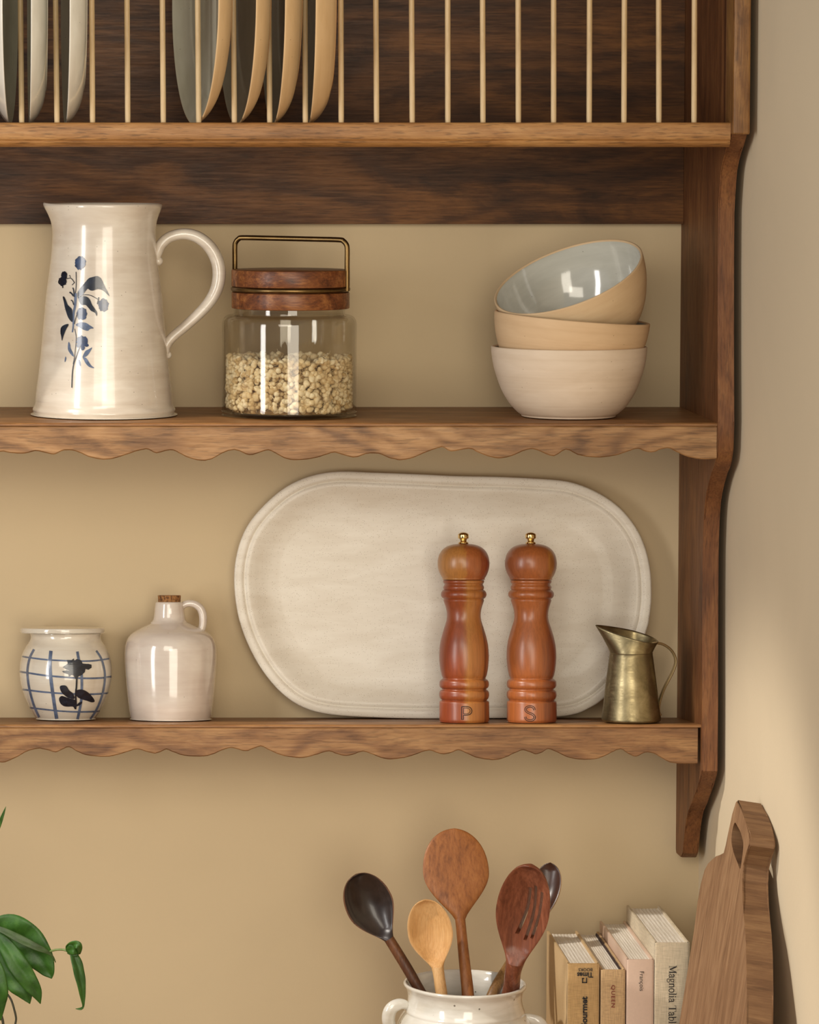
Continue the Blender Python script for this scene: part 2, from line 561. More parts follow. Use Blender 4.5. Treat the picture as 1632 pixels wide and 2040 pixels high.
# ---------------------------------------------------------------- pottery helpers
class Vessel:
    """a turned piece standing at (X, Y, z); px profile measured at the silhouette"""
    def __init__(s, name, cx, ybase, Y, zbase, label, cat, group=None, tilt=0.0, rot=(0, 0, 0), sc=1.0, ox=0.0, oy=0.0):
        s.cx, s.yb, s.Y, s.sc, s.ox, s.oy = cx, ybase, Y, sc, ox, oy
        s.m = mpp(ox + cx / sc, oy + ybase / sc, Y) / sc     # metres per crop pixel
        X = at(ox + cx / sc, oy + ybase / sc, Y).x
        zbase += 0.0008 + (0.0014 if 0 < tilt < TILT * .8 else 0)
        s.root = empty(name, (X, Y, zbase), label, cat, group, (-tilt, rot[1], rot[2]))
        s.mat = Matrix.Translation((X, Y, zbase)) @ Euler((-tilt, rot[1], rot[2])).to_matrix().to_4x4()
        s.inv = s.mat.inverted()
        s.xz = []
    def p(s, x, y, dy=0.0):
        return Vector(((x - s.cx) * s.m, dy, (s.yb - y) * s.m))
    def prof(s, pts):
        return [(r * s.m, (s.yb - y) * s.m) for y, r in pts]
    def radius(s, z):
        P = s.xz
        for (r0, z0), (r1, z1) in zip(P, P[1:]):
            if min(z0, z1) <= z <= max(z0, z1) and abs(z1 - z0) > 1e-9:
                t = (z - z0) / (z1 - z0)
                return r0 + (r1 - r0) * t
        return P[0][0]
    def hit(s, x, y, off=0.0004):
        """point of the front surface seen at crop pixel (x, y), in local space"""
        px, py = s.ox + x / s.sc, s.oy + y / s.sc
        Yw = s.Y - 0.04
        for _ in range(8):
            L = s.inv @ at(px, py, Yw)
            r = s.radius(L.z) + off
            u = max(min(L.x, r * 0.9995), -r * 0.9995)
            yl = -math.sqrt(max(r * r - u * u, 0))
            Lp = Vector((u, yl, L.z))
            Yw = (s.mat @ Lp).y
        return Lp
    def decal(s, polys, name, mat, off=0.0004):
        out = bmesh.new()
        for k, poly in enumerate(polys):
            bm = bmesh.new()
            P = [Vector((x, y, 0)) for x, y in poly]
            vs = [bm.verts.new(p) for p in P]
            for t in tessellate_polygon([P]):
                try: bm.faces.new([vs[i] for i in t])
                except ValueError: pass
            for _ in range(3):
                es = [e for e in bm.edges if e.calc_length() > 16]
                if not es: break
                bmesh.ops.subdivide_edges(bm, edges=es, cuts=1)
                bmesh.ops.triangulate(bm, faces=bm.faces)
            for v in bm.verts:
                v.co = s.hit(v.co.x, v.co.y, off + 0.00003 * (k % 5))
            me = bpy.data.meshes.new('d')
            bm.to_mesh(me); bm.free()
            out.from_mesh(me); bpy.data.meshes.remove(me)
        return obj(name, out, mat, s.root, angle=80)
def stroke(pts, w, n=5, wend=None):
    """a brush stroke as a polygon outline"""
    P = catmull([(a, b, 0) for a, b in pts], n)
    L, Rr = [], []
    N = len(P)
    for i, p in enumerate(P):
        t = (P[min(i + 1, N - 1)] - P[max(i - 1, 0)]).normalized()
        nrm = Vector((-t.y, t.x, 0))
        ww = w if wend is None else w + (wend - w) * i / (N - 1)
        L.append(p + nrm * ww / 2); Rr.append(p - nrm * ww / 2)
    q = L + Rr[::-1]
    return [(a.x, a.y) for a in q]
def blob(cx, cy, rx, ry, seed, n=26, rag=0.14):
    r = random.Random(seed)
    return [(cx + rx * (1 + r.uniform(-rag, rag)) * math.cos(2 * math.pi * i / n), cy + ry * (1 + r.uniform(-rag, rag)) * math.sin(2 * math.pi * i / n)) for i in range(n)]
def smooth_prof(pts, n=5):
    q = catmull([(a, b, 0) for a, b in pts], n)
    return [(max(p.x, 0), p.y) for p in q]

# ---------------------------------------------------------------- white jug with blue flowers
M['jug'] = ceramic('jug_glaze', lin(228, 218, 202), lin(212, 198, 180), 0.22, 0.5, bump=0.08)
J = Vessel('flower_jug', 611, 1743, -0.126, Z1, 'tall white glazed jug painted with a navy blue flower sprig', 'jug', sc=3.886, ox=50, oy=380)
out = smooth_prof([(0.0, 1742), (530, 1742), (543, 1732), (552, 1712), (551, 1695), (538, 1670), (532, 1640), (530, 1600), (505, 1400), (484, 1200), (466, 1000), (447, 800),
       (420, 600), (409, 500), (402, 400), (400, 320), (408, 250), (424, 200), (438, 165), (447, 140), (449, 124), (444, 113), (436, 111), (428, 118)], 4)
inn = smooth_prof([(428, 118), (418, 160), (402, 210), (388, 300), (386, 420), (404, 640), (450, 1000), (500, 1500), (480, 1690), (0, 1700)], 4)
J.xz = [(r * J.m, (J.yb - y) * J.m) for r, y in out if y < 1735 and r > 350]
bm = bmesh.new()
pr = [(r * J.m, (J.yb - y) * J.m) for r, y in out + inn[1:]]
lathe(bm, pr, 96)
# pouring lip on the left
zr = (J.yb - 112) * J.m
for v in bm.verts:
    if v.co.z > zr - 0.045:
        a = math.atan2(v.co.y, -v.co.x)
        k = math.exp(-(a / 0.30) ** 2) * max(0, (v.co.z - (zr - 0.036)) / 0.036) ** 2.0
        v.co.x -= 0.0035 * k
        v.co.z += 0.0012 * k
obj('jug_body', bm, M['jug'], J.root, angle=60)
hp = [(1004, 565, -2), (1022, 500, -1), (1050, 432, 0), (1120, 370, 0), (1230, 346, 0), (1335, 372, 0), (1425, 445, 0), (1482, 545, 0), (1500, 650, 0), (1482, 765, 0), (1425, 872, 0),
      (1335, 972, 0), (1225, 1072, 0), (1135, 1150, 0), (1090, 1215, 0), (1086, 1262, 0), (1100, 1290, 0)]
hr = [30, 38, 42, 43, 44, 47, 50, 52, 52, 50, 46, 43, 40, 38, 38, 36, 26]
HP = catmull([(J.p(x, y).x, 0, J.p(x, y).z) for x, y, _ in hp], 5)
HR = [p.x for p in catmull([(r * J.m, 0, 0) for r in hr], 5)]
bm = bmesh.new()
tube(bm, HP, HR, 20, 1.0, ref=(0, 1, 0))
for v in bm.verts: v.co.y *= 1.35
r2 = bmesh.ops.create_uvsphere(bm, u_segments=20, v_segments=12, radius=31 * J.m, matrix=Matrix.Translation((J.p(1104, 1282).x, 0, J.p(1104, 1282).z)))
r2 = bmesh.ops.create_uvsphere(bm, u_segments=20, v_segments=12, radius=37 * J.m, matrix=Matrix.Translation((J.p(1030, 555).x, 0, J.p(1030, 555).z)) @ Matrix.Diagonal((1, 1.2, 1, 1)))
obj('handle', bm, M['jug'], J.root, angle=70)
def cv(polys): # flower crop (origin 100,490 scale 6.8) -> jug crop pixels
    return [[((100 + x / 6.8 - 50) * 3.886, (490 + y / 6.8 - 380) * 3.886) for x, y in p] for p in polys]
def sm(p, n=3): return [(q.x, q.y) for q in catmull([(a, b, 0) for a, b in p], n, True)]
dark = [sm([(370,640),(400,580),(460,510),(520,440),(580,420),(640,408),(690,440),(720,500),(750,560),(805,680),(750,630),(700,595),(640,585),(580,605),(540,600),(510,580),(480,610),(440,660),(400,695),(375,710)]),
        sm([(385,710),(440,680),(500,690),(540,730),(570,800),(620,870),(637,910),(630,950),(605,905),(555,880),(520,840),(480,800),(430,800),(400,770)]),
        sm([(170,690),(190,690),(215,740),(240,800),(290,850),(300,900),(300,1030),(250,980),(225,920),(200,840),(185,760)]),
        sm([(250,1062),(200,1065),(150,1100),(138,1160),(150,1230),(160,1285),(180,1220),(210,1140)]),
        blob(190, 405, 40, 65, 3), blob(168, 480, 58, 60, 4), stroke([(168, 530), (170, 570)], 14),
        stroke([(225,445),(270,435),(300,455),(330,500)], 10), stroke([(262,395),(275,430)], 12, wend=5), stroke([(325,500),(295,530)], 9),
        stroke([(262,625),(290,645),(315,680)], 20), stroke([(305,565),(318,600),(325,690)], 16), stroke([(280,735),(300,745),(320,800)], 14),
        stroke([(390,695),(440,665),(530,665),(590,690),(650,725)], 9), stroke([(660,695),(640,790)], 16),
        stroke([(350,350),(352,450),(350,560),(340,640)], 10),
        stroke([(330,1120),(350,1220),(348,1320),(340,1400),(325,1520),(310,1600)], 8), stroke([(410,1340),(370,1440),(345,1520),(320,1590),(300,1720),(292,1920)], 13),
        stroke([(360,930),(345,980),(325,1060)], 10)]
blue = [blob(405, 230, 75, 92, 7), blob(722, 803, 74, 88, 8), blob(430, 918, 74, 88, 9), blob(432, 1290, 76, 74, 10), blob(440, 1370, 30, 44, 11), blob(375, 1350, 22, 26, 12), blob(495, 1345, 28, 22, 13)]
pale = [sm([(345,1070),(400,1035),(480,1040),(530,1070),(590,1112),(540,1125),(510,1150),(450,1135),(400,1105)]),
        sm([(248,1300),(270,1330),(280,1390),(310,1450),(320,1500),(280,1470),(240,1400)]),
        sm([(570,1375),(520,1400),(480,1420),(450,1470),(440,1510),(490,1495),(530,1450)]),
        sm([(440,1510),(490,1520),(530,1580),(560,1620),(600,1655),(530,1640),(480,1590),(460,1550)]),
        sm([(385,1540),(410,1570),(412,1630),(390,1600)]), sm([(205,1500),(220,1520),(205,1572),(195,1560)]),
        stroke([(340,640),(342,720),(335,820),(318,900),(315,1000),(312,1090),(300,1170)], 40, wend=18)]  # broad grey-blue stem: the glaze highlight over it is painted into its colour
J.decal(cv(pale), 'painted_leaf_and_glint', M['inkpale'], 0.0003)
J.decal(cv(blue), 'painted_blossom', M['inkblue'], 0.0005)
J.decal(cv(dark), 'painted_sprig', M['ink'], 0.0007)

# ---------------------------------------------------------------- glass jar of dried buds
K = 4.857
M['lidwood'] = wood('acacia_lid_wood', lin(62, 28, 14), lin(118, 66, 32), lin(176, 116, 62), 'X', 6.3, fig=0.5, k=3.0, rough=0.35, plane='Z')
M['brass_dark'] = plain('aged_brass', (122, 98, 62), 0.36, 1.0, nscale=60, namt=0.25)
g = NT('clear_glass')
g.t.nodes.remove(g.b)
tr = g.n('ShaderNodeBsdfTransparent'); tr.inputs[0].default_value = (0.955, 0.945, 0.915, 1)
gl = g.n('ShaderNodeBsdfGlossy'); gl.inputs['Roughness'].default_value = 0.015
fr = g.n('ShaderNodeLayerWeight'); fr.inputs['Blend'].default_value = 0.5
frp = g.math('ADD', g.math('MULTIPLY', g.math('POWER', fr.outputs['Facing'], 4.5), 0.75), 0.045)
mx = g.n('ShaderNodeMixShader')
g.l(frp, mx.inputs[0]); g.l(tr.outputs[0], mx.inputs[1]); g.l(gl.outputs[0], mx.inputs[2]); g.l(mx.outputs[0], g.out.inputs[0])
M['glass'] = g.m
V = Vessel('storage_jar', 757, 1872, -0.137, Z1, 'round glass jar with a wooden lid and a wire carrying handle', 'jar', sc=K, ox=420, oy=440)
bm = bmesh.new()
gp = smooth_prof([(0, 1872), (600, 1872), (632, 1862), (646, 1835), (648, 1790)], 4) + smooth_prof([(648, 1000), (644, 960), (628, 925), (600, 905), (565, 898), (540, 890), (536, 870), (536, 838)], 4)
gi = smooth_prof([(520, 838), (520, 875), (530, 905), (580, 918), (610, 935), (628, 965), (632, 1010)], 4) + smooth_prof([(632, 1780), (628, 1820), (605, 1840), (0, 1840)], 4)
lathe(bm, [(r * V.m, (V.yb - y) * V.m) for r, y in gp + gi], 96)
obj('glass_body', bm, M['glass'], V.root, angle=60)
lx = 11 * V.m
bm = bmesh.new()
def ring_prof(y0, y1, r, b=9):
    return [(0, y1), (r - b, y1), (r - b * .3, y1 - b * .3), (r, y1 - b), (r, y0 + b), (r - b * .3, y0 + b * .3), (r - b, y0), (0, y0)]
lathe(bm, [(r * V.m, (V.yb - y) * V.m) for r, y in ring_prof(679, 836, 569)] , 96, cx=lx)
lidlow = obj('lid', bm, M['lidwood'], V.root)
bm = bmesh.new()
lathe(bm, [(r * V.m, (V.yb - y) * V.m) for r, y in ring_prof(462, 624, 571)] , 96, cx=lx)
lt = obj('lid_disc', bm, M['lidwood'], lidlow)
bm = bmesh.new()
lathe(bm, [(r * V.m, (V.yb - y) * V.m) for r, y in [(0, 680), (535, 680), (535, 622), (0, 622)]], 64, cx=lx)
obj('lid_core', bm, M['lidwood'], lidlow)
bm = bmesh.new()
rr, zz, n = 552 * V.m, (V.yb - 650) * V.m, 96
pts = [(lx + rr * math.cos(2 * math.pi * i / n), rr * math.sin(2 * math.pi * i / n), zz + 0.0) for i in range(n)]
rings = []
for i in range(n):
    a = 2 * math.pi * i / n
    rings.append([bm.verts.new((lx + (rr + 25 * V.m * math.cos(t)) * math.cos(a), (rr + 25 * V.m * math.cos(t)) * math.sin(a), zz + 25 * V.m * math.sin(t))) for t in [2 * math.pi * k / 14 for k in range(14)]])
for i in range(n):
    A, B = rings[i], rings[(i + 1) % n]
    for k in range(14):
        bm.faces.new((A[k], B[k], B[(k + 1) % 14], A[(k + 1) % 14]))
obj('brass_band', bm, M['brass_dark'], V.root)
ps = R(24)
HRd = 577
def hpnt(u, y): return Vector((lx + u * V.m * math.cos(ps), -u * V.m * math.sin(ps) * 1.0, (V.yb - y) * V.m))
hh = [(-HRd, 650), (-HRd, 400), (-HRd, 245), (-HRd + 12, 200), (-HRd + 40, 172), (-HRd + 85, 160), (-200, 162), (200, 166), (HRd - 85, 170), (HRd - 40, 182), (HRd - 12, 210), (HRd, 255), (HRd, 400), (HRd, 660)]
bm = bmesh.new()
tube(bm, catmull([hpnt(u, y) for u, y in hh], 6), 25 * V.m, 16)
obj('carrying_handle', bm, M['brass_dark'], V.root, angle=60)

# dried buds inside (stuff)
rd = random.Random(11)
bm = bmesh.new()
RJ, HJ = 620 * V.m, (1840 - 1345) * V.m
zb0 = (V.yb - 1838) * V.m + .0007
def bud(bm, c, s, rot):
    k = rd.random()
    r = bmesh.ops.create_icosphere(bm, subdivisions=2, radius=s, matrix=Matrix.Translation(c) @ rot.to_matrix().to_4x4())
    inv = rot.to_matrix().inverted()
    for v in r['verts']:
        q = inv @ (v.co - c)
        q.z *= 1.35
        if q.z > 0: q.x *= 1 - 0.35 * q.z / s; q.y *= 1 - 0.35 * q.z / s
        a = math.atan2(q.y, q.x)
        f = 1 + 0.12 * math.cos(5 * a) * (1 if k < .6 else 0.2)
        q.x *= f; q.y *= f
        v.co = c + rot.to_matrix() @ q
count = 0
allc = []
for i in range(16000):
    if count >= 1900: break
    rr = RJ * math.sqrt(rd.uniform(0.62, 1.0)) if rd.random() < 0.88 else RJ * math.sqrt(rd.random())
    a = rd.uniform(0, 2 * math.pi)
    s = rd.uniform(0.0022, 0.0040)
    rr = min(rr, RJ - s * 1.2)
    z = zb0 + s + rd.uniform(0, 1) * HJ
    c = Vector((rr * math.cos(a), rr * math.sin(a), z))
    if any((c - q).length_squared < (0.0030) ** 2 for q in allc[-900:]): continue
    allc.append(c)
    bud(bm, c, s, Euler((rd.uniform(0, 6.3), rd.uniform(0, 6.3), rd.uniform(0, 6.3))))
    count += 1
for i in range(700):
    a = rd.uniform(0, 2 * math.pi); rr = (RJ - 0.0012) * math.sqrt(rd.uniform(.75, 1))
    p = Vector((rr * math.cos(a), rr * math.sin(a), zb0 + 0.002 + rd.random() * HJ))
    d = Vector((-math.sin(a), math.cos(a), 0)) * rd.uniform(-1, 1) + Vector((0, 0, 1)) * rd.uniform(-1, 1)
    d.normalize()
    L = rd.uniform(0.004, 0.010)
    def cl(q):
        h = math.hypot(q.x, q.y)
        if h > RJ - .0008: q.x *= (RJ - .0008) / h; q.y *= (RJ - .0008) / h
        q.z = max(q.z, zb0 + .0006)
        return q
    q1, q2 = cl(p + d * L * .5 + Vector((rd.uniform(-1, 1), rd.uniform(-1, 1), rd.uniform(-1, 1))) * .001), cl(p + d * L)
    tube(bm, [p, q1, q2], [0.00032, 0.00028, 0.0002], 4)
# darker crumbs filling the middle
bm2 = bmesh.new()
lathe(bm2, smooth_prof([(0, zb0), (RJ * .84, zb0 + .0006), (RJ * .85, zb0 + .004), (RJ * .84, zb0 + HJ * .82), (RJ * .82, zb0 + HJ * .9), (0, zb0 + HJ * .93)], 3), 48)
mb = NT('dried_bud')
v = mb.coords()
n1 = mb.noise(v, 260, 3, .6)
vo = mb.n('ShaderNodeTexVoronoi'); vo.inputs['Scale'].default_value = 120; mb.l(v, vo.inputs['Vector'])
sp = mb.n('ShaderNodeSeparateColor'); mb.l(vo.outputs['Color'], sp.inputs[0])
cc = mb.ramp(mb.math('ADD', mb.math('MULTIPLY', sp.outputs[0], .6), mb.math('MULTIPLY', n1, .4)), [(0.15, lin(196, 164, 112)), (0.45, lin(232, 210, 166)), (0.8, lin(246, 232, 198))])
mb.l(cc, mb.b.inputs['Base Color']); mb.b.inputs['Roughness'].default_value = .75
mb.bump(n1, .4, .001)
md = plain('bud_crumbs', (150, 120, 78), .9, nscale=200, namt=.5)
core_me = bpy.data.meshes.new('core'); bm2.to_mesh(core_me); bm2.free()
nf = len(bm.faces)
bm.from_mesh(core_me); bpy.data.meshes.remove(core_me)
bm.faces.ensure_lookup_table()
for f in bm.faces[nf:]: f.material_index = 1
me = bpy.data.meshes.new('dried_flower_buds')
for f in bm.faces: f.smooth = True
bmesh.ops.recalc_face_normals(bm, faces=bm.faces[:])
bm.to_mesh(me); bm.free()
me.materials.append(mb.m); me.materials.append(md)
o = bpy.data.objects.new('dried_flower_buds', me); C.objects.link(o)
o.location = V.root.location
tag(o, 'cream dried flower buds half filling the glass storage jar', 'dried flowers', kind='stuff')

# ---------------------------------------------------------------- stacked bowls
def bowl_material(name, a, b):
    return ceramic(name, a, b, 0.62, 0.35, (120, 90, 60), 0.0, bump=0.3, bands=0.9, ior=0.3)
M['clay1'] = bowl_material('pinkish_bare_clay', lin(228, 208, 184), lin(216, 194, 168))
M['clay2'] = bowl_material('sandy_bare_clay', lin(222, 190, 150), lin(210, 176, 136))
M['clay3'] = bowl_material('buff_bare_clay', lin(222, 194, 154), lin(212, 180, 140))
M['whiteglaze'] = ceramic('white_inner_glaze', lin(206, 204, 192), lin(192, 190, 178), 0.12, 0.1, coat=0.9, bump=0.06)
bm_m = mpp(1132, 640, -0.16) / 4.08
BO = smooth_prof([(0, 1618), (340, 1618), (385, 1600), (420, 1575), (480, 1510), (540, 1410), (583, 1300), (612, 1200), (626, 1110), (630, 1056), (627, 1046), (619, 1043), (612, 1047)], 5)
BI = smooth_prof([(612, 1047), (606, 1110), (590, 1200), (560, 1300), (505, 1420), (430, 1520), (330, 1570), (0, 1585)], 5)
def bowl(name, label, clay, loc, rot):
    root = empty(name, loc, label, 'bowl', 'stacked clay bowls', rot)
    ax = [(r * bm_m, (1618 - y) * bm_m) for r, y in BO]
    bi = [(r * bm_m, (1618 - y) * bm_m) for r, y in BI]
    bm = bmesh.new(); 
    lathe(bm, ax + [(bi[0][0] - .0004, bi[0][1] - .0012)] , 96)
    obj('bowl_shell', bm, clay, root, angle=60)
    bm = bmesh.new(); lathe(bm, bi, 96)
    obj('glazed_interior', bm, M['whiteglaze'], root, angle=60)
    return root
Yb = -0.155
xb = at(1132.6, 838, Yb).x
bowl('clay_bowl', 'pale pinkish clay bowl at the bottom of the stack of three', M['clay1'], (xb, Yb, Z1 + .0006), (0, 0, 0))
h = (1618 - 1045) * bm_m
bowl('clay_bowl', 'sandy clay bowl in the middle of the stack of three', M['clay2'], (xb - 0.0030, Yb + 0.0, Z1 + 0.0325), (R(1.0), R(4.6), 0))
c = at(1131.5, 550.5, -0.156)
n3 = Vector((-math.sin(R(24.0)), -0.335, 1)).normalized()
bx = n3.cross(Vector((0, 1, 0))).normalized() * -1
q = n3.to_track_quat('Z', 'Y')
base = c - n3 * h
bowl('clay_bowl', 'buff clay bowl with a white glazed inside, tipped over on top of the stack', M['clay3'], base, q.to_euler())

# ---------------------------------------------------------------- oval platter
M['platter'] = ceramic('speckled_stoneware', lin(236, 228, 212), lin(226, 216, 198), 0.42, 1.3, (160, 140, 112), 0.12, spk_scale=620, bands=0.0, bump=0.04, ior=0.4, spk_size=0.2)
YP = -0.030
oc = [(48,460),(60,360),(95,270),(160,190),(240,125),(330,86),(430,71),(560,75),(700,80),(850,87),(1000,90),(1150,97),(1260,108),(1350,140),(1430,190),(1490,255),(1530,330),(1553,420),(1558,520),(1550,600)]
opx = [(440 + x / 1.8133, 900 + y / 1.8133) for x, y in oc] + [(1290,1252),(1272,1305),(1242,1352),(1202,1392),(1175,1410),(1140,1424),(1075,1430)] + \
      [(440 + x / 1.8133, 900 + y / 1.8133) for x, y in [(900,963),(720,964),(560,960),(400,950),(300,925),(220,872),(150,790),(95,690),(60,580)]]
lean = R(4.5)
cpx = (884, 1187)
cp = at(*cpx, YP)
pm = mpp(884, 1187, YP)
zmin = min(-(y - cpx[1]) for x, y in opx) * pm
out2 = [Vector((p.x, p.y)) for p in catmull([((x - cpx[0]) * pm, -(y - cpx[1]) * pm, 0) for x, y in opx], 4, True)]
rootP = empty('oval_platter', (cp.x, YP, cp.z), 'large speckled off-white oval platter leaning against the wall behind the mills', 'platter', rot=(-lean, 0, 0))
bm = bmesh.new()
n = len(out2)
nrm = []
for i in range(n):
    t = (out2[(i + 2) % n] - out2[i - 2]).normalized()
    nrm.append(Vector((-t.y, t.x)))
if sum(nrm[i].dot(out2[i]) for i in range(n)) > 0:
    nrm = [-v for v in nrm]
nrm = [sum((nrm[(i + k) % n] for k in range(-9, 10)), Vector((0, 0))).normalized() for i in range(n)]
steps = [(0.050, 0.0185), (0.030, 0.0150), (0.008, 0.0075), (0.0015, 0.0045), (0.0, 0.0025), (0.0006, 0.0008), (0.0025, 0.0), (0.0075, 0.0005), (0.0098, 0.0008),
         (0.0108, 0.0020), (0.0118, 0.0020), (0.0128, 0.0010), (0.0180, 0.0022), (0.0250, 0.0055), (0.0330, 0.0095), (0.0420, 0.0118), (0.0550, 0.0125)]
rings = []
for ins, w in steps:
    rings.append([bm.verts.new((out2[i].x + nrm[i].x * ins, w, out2[i].y + nrm[i].y * ins)) for i in range(n)])
for A, B in zip(rings, rings[1:]):
    for i in range(n):
        j = (i + 1) % n
        bm.faces.new((A[i], A[j], B[j], B[i]))
for ring, w in ((rings[0], 0.0185), (rings[-1], 0.0127)):
    prev = ring
    for k in (0.75, 0.5, 0.25):
        cur = [bm.verts.new((v.co.x * k, w, v.co.z * k)) for v in ring]
        for i in range(n):
            j = (i + 1) % n
            bm.faces.new((prev[i], prev[j], cur[j], cur[i]))
        prev = cur
    bm.faces.new(prev)
obj('platter_body', bm, M['platter'], rootP, angle=60)

# ---------------------------------------------------------------- pepper and salt mills
def mill_wood(name, stops, seed):
    t = NT(name)
    v = t.coords((1, 1, 1), (0, 0, 0))
    sx = t.n('ShaderNodeSeparateXYZ'); t.l(v, sx.inputs[0])
    vz = t.coords((40, 40, 3), (seed, seed, seed))
    n1 = t.noise(vz, 1.6, 4, 0.6, 0.6)
    x = t.math('ADD', t.math('MULTIPLY', sx.outputs[0], 1 / 0.056), 0.5)
    x = t.math('ADD', x, t.math('MULTIPLY', t.math('SUBTRACT', n1, 0.5), 0.45))
    col = t.ramp(x, stops)
    vf = t.coords((420, 420, 22), (seed, 0, 0))
    n2 = t.noise(vf, 1.2, 4, 0.6, 0.1)
    col = t.mix(1.0, col, t.ramp(n2, [(0.3, gray(0.78)), (0.6, gray(1.0))]), 'MULTIPLY')
    t.l(col, t.b.inputs['Base Color'])
    t.b.inputs['Roughness'].default_value = 0.33
    t.b.inputs['Coat Weight'].default_value = 0.25
    t.b.inputs['Coat Roughness'].default_value = 0.25
    t.bump(n2, 0.1, 0.0005)
    return t.m
red, org, gold, brn = lin(142, 64, 36), lin(166, 94, 48), lin(178, 118, 56), lin(112, 62, 34)
M['mill_p'] = mill_wood('pepper_mill_wood', [(0.05, red), (0.42, lin(150, 76, 38)), (0.56, gold), (0.76, lin(178, 112, 58)), (0.84, brn), (0.95, org)], 2.0)
M['mill_s'] = mill_wood('salt_mill_wood', [(0.0, org), (0.45, lin(172, 98, 50)), (0.66, org), (0.80, lin(136, 76, 48)), (1.0, red)], 6.5)
M['mill_hp'] = mill_wood('pepper_mill_head_wood', [(0.1, lin(176, 122, 68)), (0.48, gold), (0.52, org), (0.75, lin(168, 96, 52)), (0.9, red)], 3.0)
M['mill_hs'] = mill_wood('salt_mill_head_wood', [(0.1, lin(148, 84, 50)), (0.5, org), (0.78, lin(166, 98, 54)), (0.84, gold), (0.95, lin(138, 78, 46))], 8.0)
M['brass'] = plain('bright_brass', (222, 190, 128), 0.16, 1.0)
M['burnt'] = plain('burnt_letter', (44, 18, 8), 0.7)
def sprof(V, pts, n=3): return [(r * V.m, (V.yb - y) * V.m) for r, y in smooth_prof(pts, n)]
def mill(cx, label, mb_, mh, letter):
    V = Vessel('spice_mill', cx, 1941, -0.113, z2(-0.113), label, 'mill', 'matching wooden mills', tilt=TILT * 0.95, sc=4.857, ox=840, oy=1040)
    body = [(0, 1941), (222, 1941), (232, 1936), (238, 1925), (240, 1900), (240, 1770), (239, 1752), (235, 1742), (222, 1735)]
    body2 = [(216, 1733), (219, 1727), (232, 1712), (239, 1692), (240, 1674), (237, 1652), (228, 1638), (217, 1632)]
    body3 = [(214, 1626), (217, 1618), (231, 1607), (238, 1590), (239, 1572), (235, 1550), (224, 1536), (212, 1528), (206, 1520), (210, 1508)]
    body4 = [(218, 1490), (230, 1430), (238, 1350), (239, 1280), (231, 1190), (212, 1105), (186, 1020), (169, 965), (163, 920), (165, 880), (173, 840), (184, 805), (192, 782), (196, 768), (192, 757)]
    body5 = [(196, 750), (210, 740), (219, 722), (220, 706), (215, 688), (203, 673), (196, 668)]
    body6 = [(190, 664), (195, 655), (197, 641), (192, 628), (186, 618), (186, 608), (194, 600), (198, 588), (196, 576), (180, 572), (0, 572)]
    bm = bmesh.new()
    pr = []
    for seg_ in (body, body2, body3, body4, body5, body6):
        pr += smooth_prof(seg_, 3)
    lathe(bm, [(r * V.m, (V.yb - y) * V.m) for r, y in pr], 72)
    V.xz = [(r * V.m, (V.yb - y) * V.m) for r, y in body[2:]]
    obj('mill_body', bm, mb_, V.root, angle=50)
    bm = bmesh.new()
    lathe(bm, sprof(V, [(0, 569), (190, 569), (203, 555), (224, 520), (243, 470), (250, 425), (249, 385), (238, 335), (215, 292), (180, 258), (130, 234), (70, 222), (0, 219)]), 72)
    obj('mill_head', bm, mh, V.root, angle=60)
    bm = bmesh.new()
    lathe(bm, [(r * V.m, (V.yb - y) * V.m) for r, y in [(0, 222), (48, 221), (50, 217), (48, 207), (38, 203), (32, 196), (31, 188), (35, 182), (33, 177), (41, 172), (50, 169), (52, 165), (52, 133), (50, 128), (43, 121), (30, 114), (14, 110), (0, 109)]], 24)
    obj('brass_nut', bm, M['brass'], V.root, angle=35)
    V.decal(letter, 'engraved_letter', M['burnt'], 0.0002)
P_L = [stroke([(388, 1786), (388, 1850), (387, 1912)], 8), stroke([(405, 1868), (405, 1912)], 7),
       stroke([(388, 1787), (440, 1786), (474, 1798), (487, 1828), (475, 1856), (440, 1868), (405, 1869)], 8),
       stroke([(405, 1801), (440, 1800), (462, 1810), (470, 1828), (461, 1846), (440, 1855), (405, 1855)], 5), stroke([(405, 1801), (405, 1855)], 5), stroke([(387, 1911), (406, 1911)], 4)]
sc_ = [(1093, 1820), (1082, 1794), (1048, 1784), (1015, 1795), (1006, 1820), (1030, 1843), (1072, 1860), (1094, 1884), (1084, 1910), (1050, 1920), (1015, 1910), (1003, 1884)]
def offs(pts, d):
    P = catmull([(a, b, 0) for a, b in pts], 3); N = len(P); o = []
    for i, p in enumerate(P):
        t = (P[min(i + 1, N - 1)] - P[max(i - 1, 0)]).normalized()
        o.append((p.x - t.y * d, p.y + t.x * d))
    return o
S_L = [stroke(offs(sc_, 7.5), 7, 1), stroke(offs(sc_, -7.5), 7, 1)]
mill(414, 'wooden mill with the letter P burnt into its base', M['mill_p'], M['mill_hp'], P_L)
mill(1067, 'wooden mill with the letter S burnt into its base', M['mill_s'], M['mill_hs'], S_L)

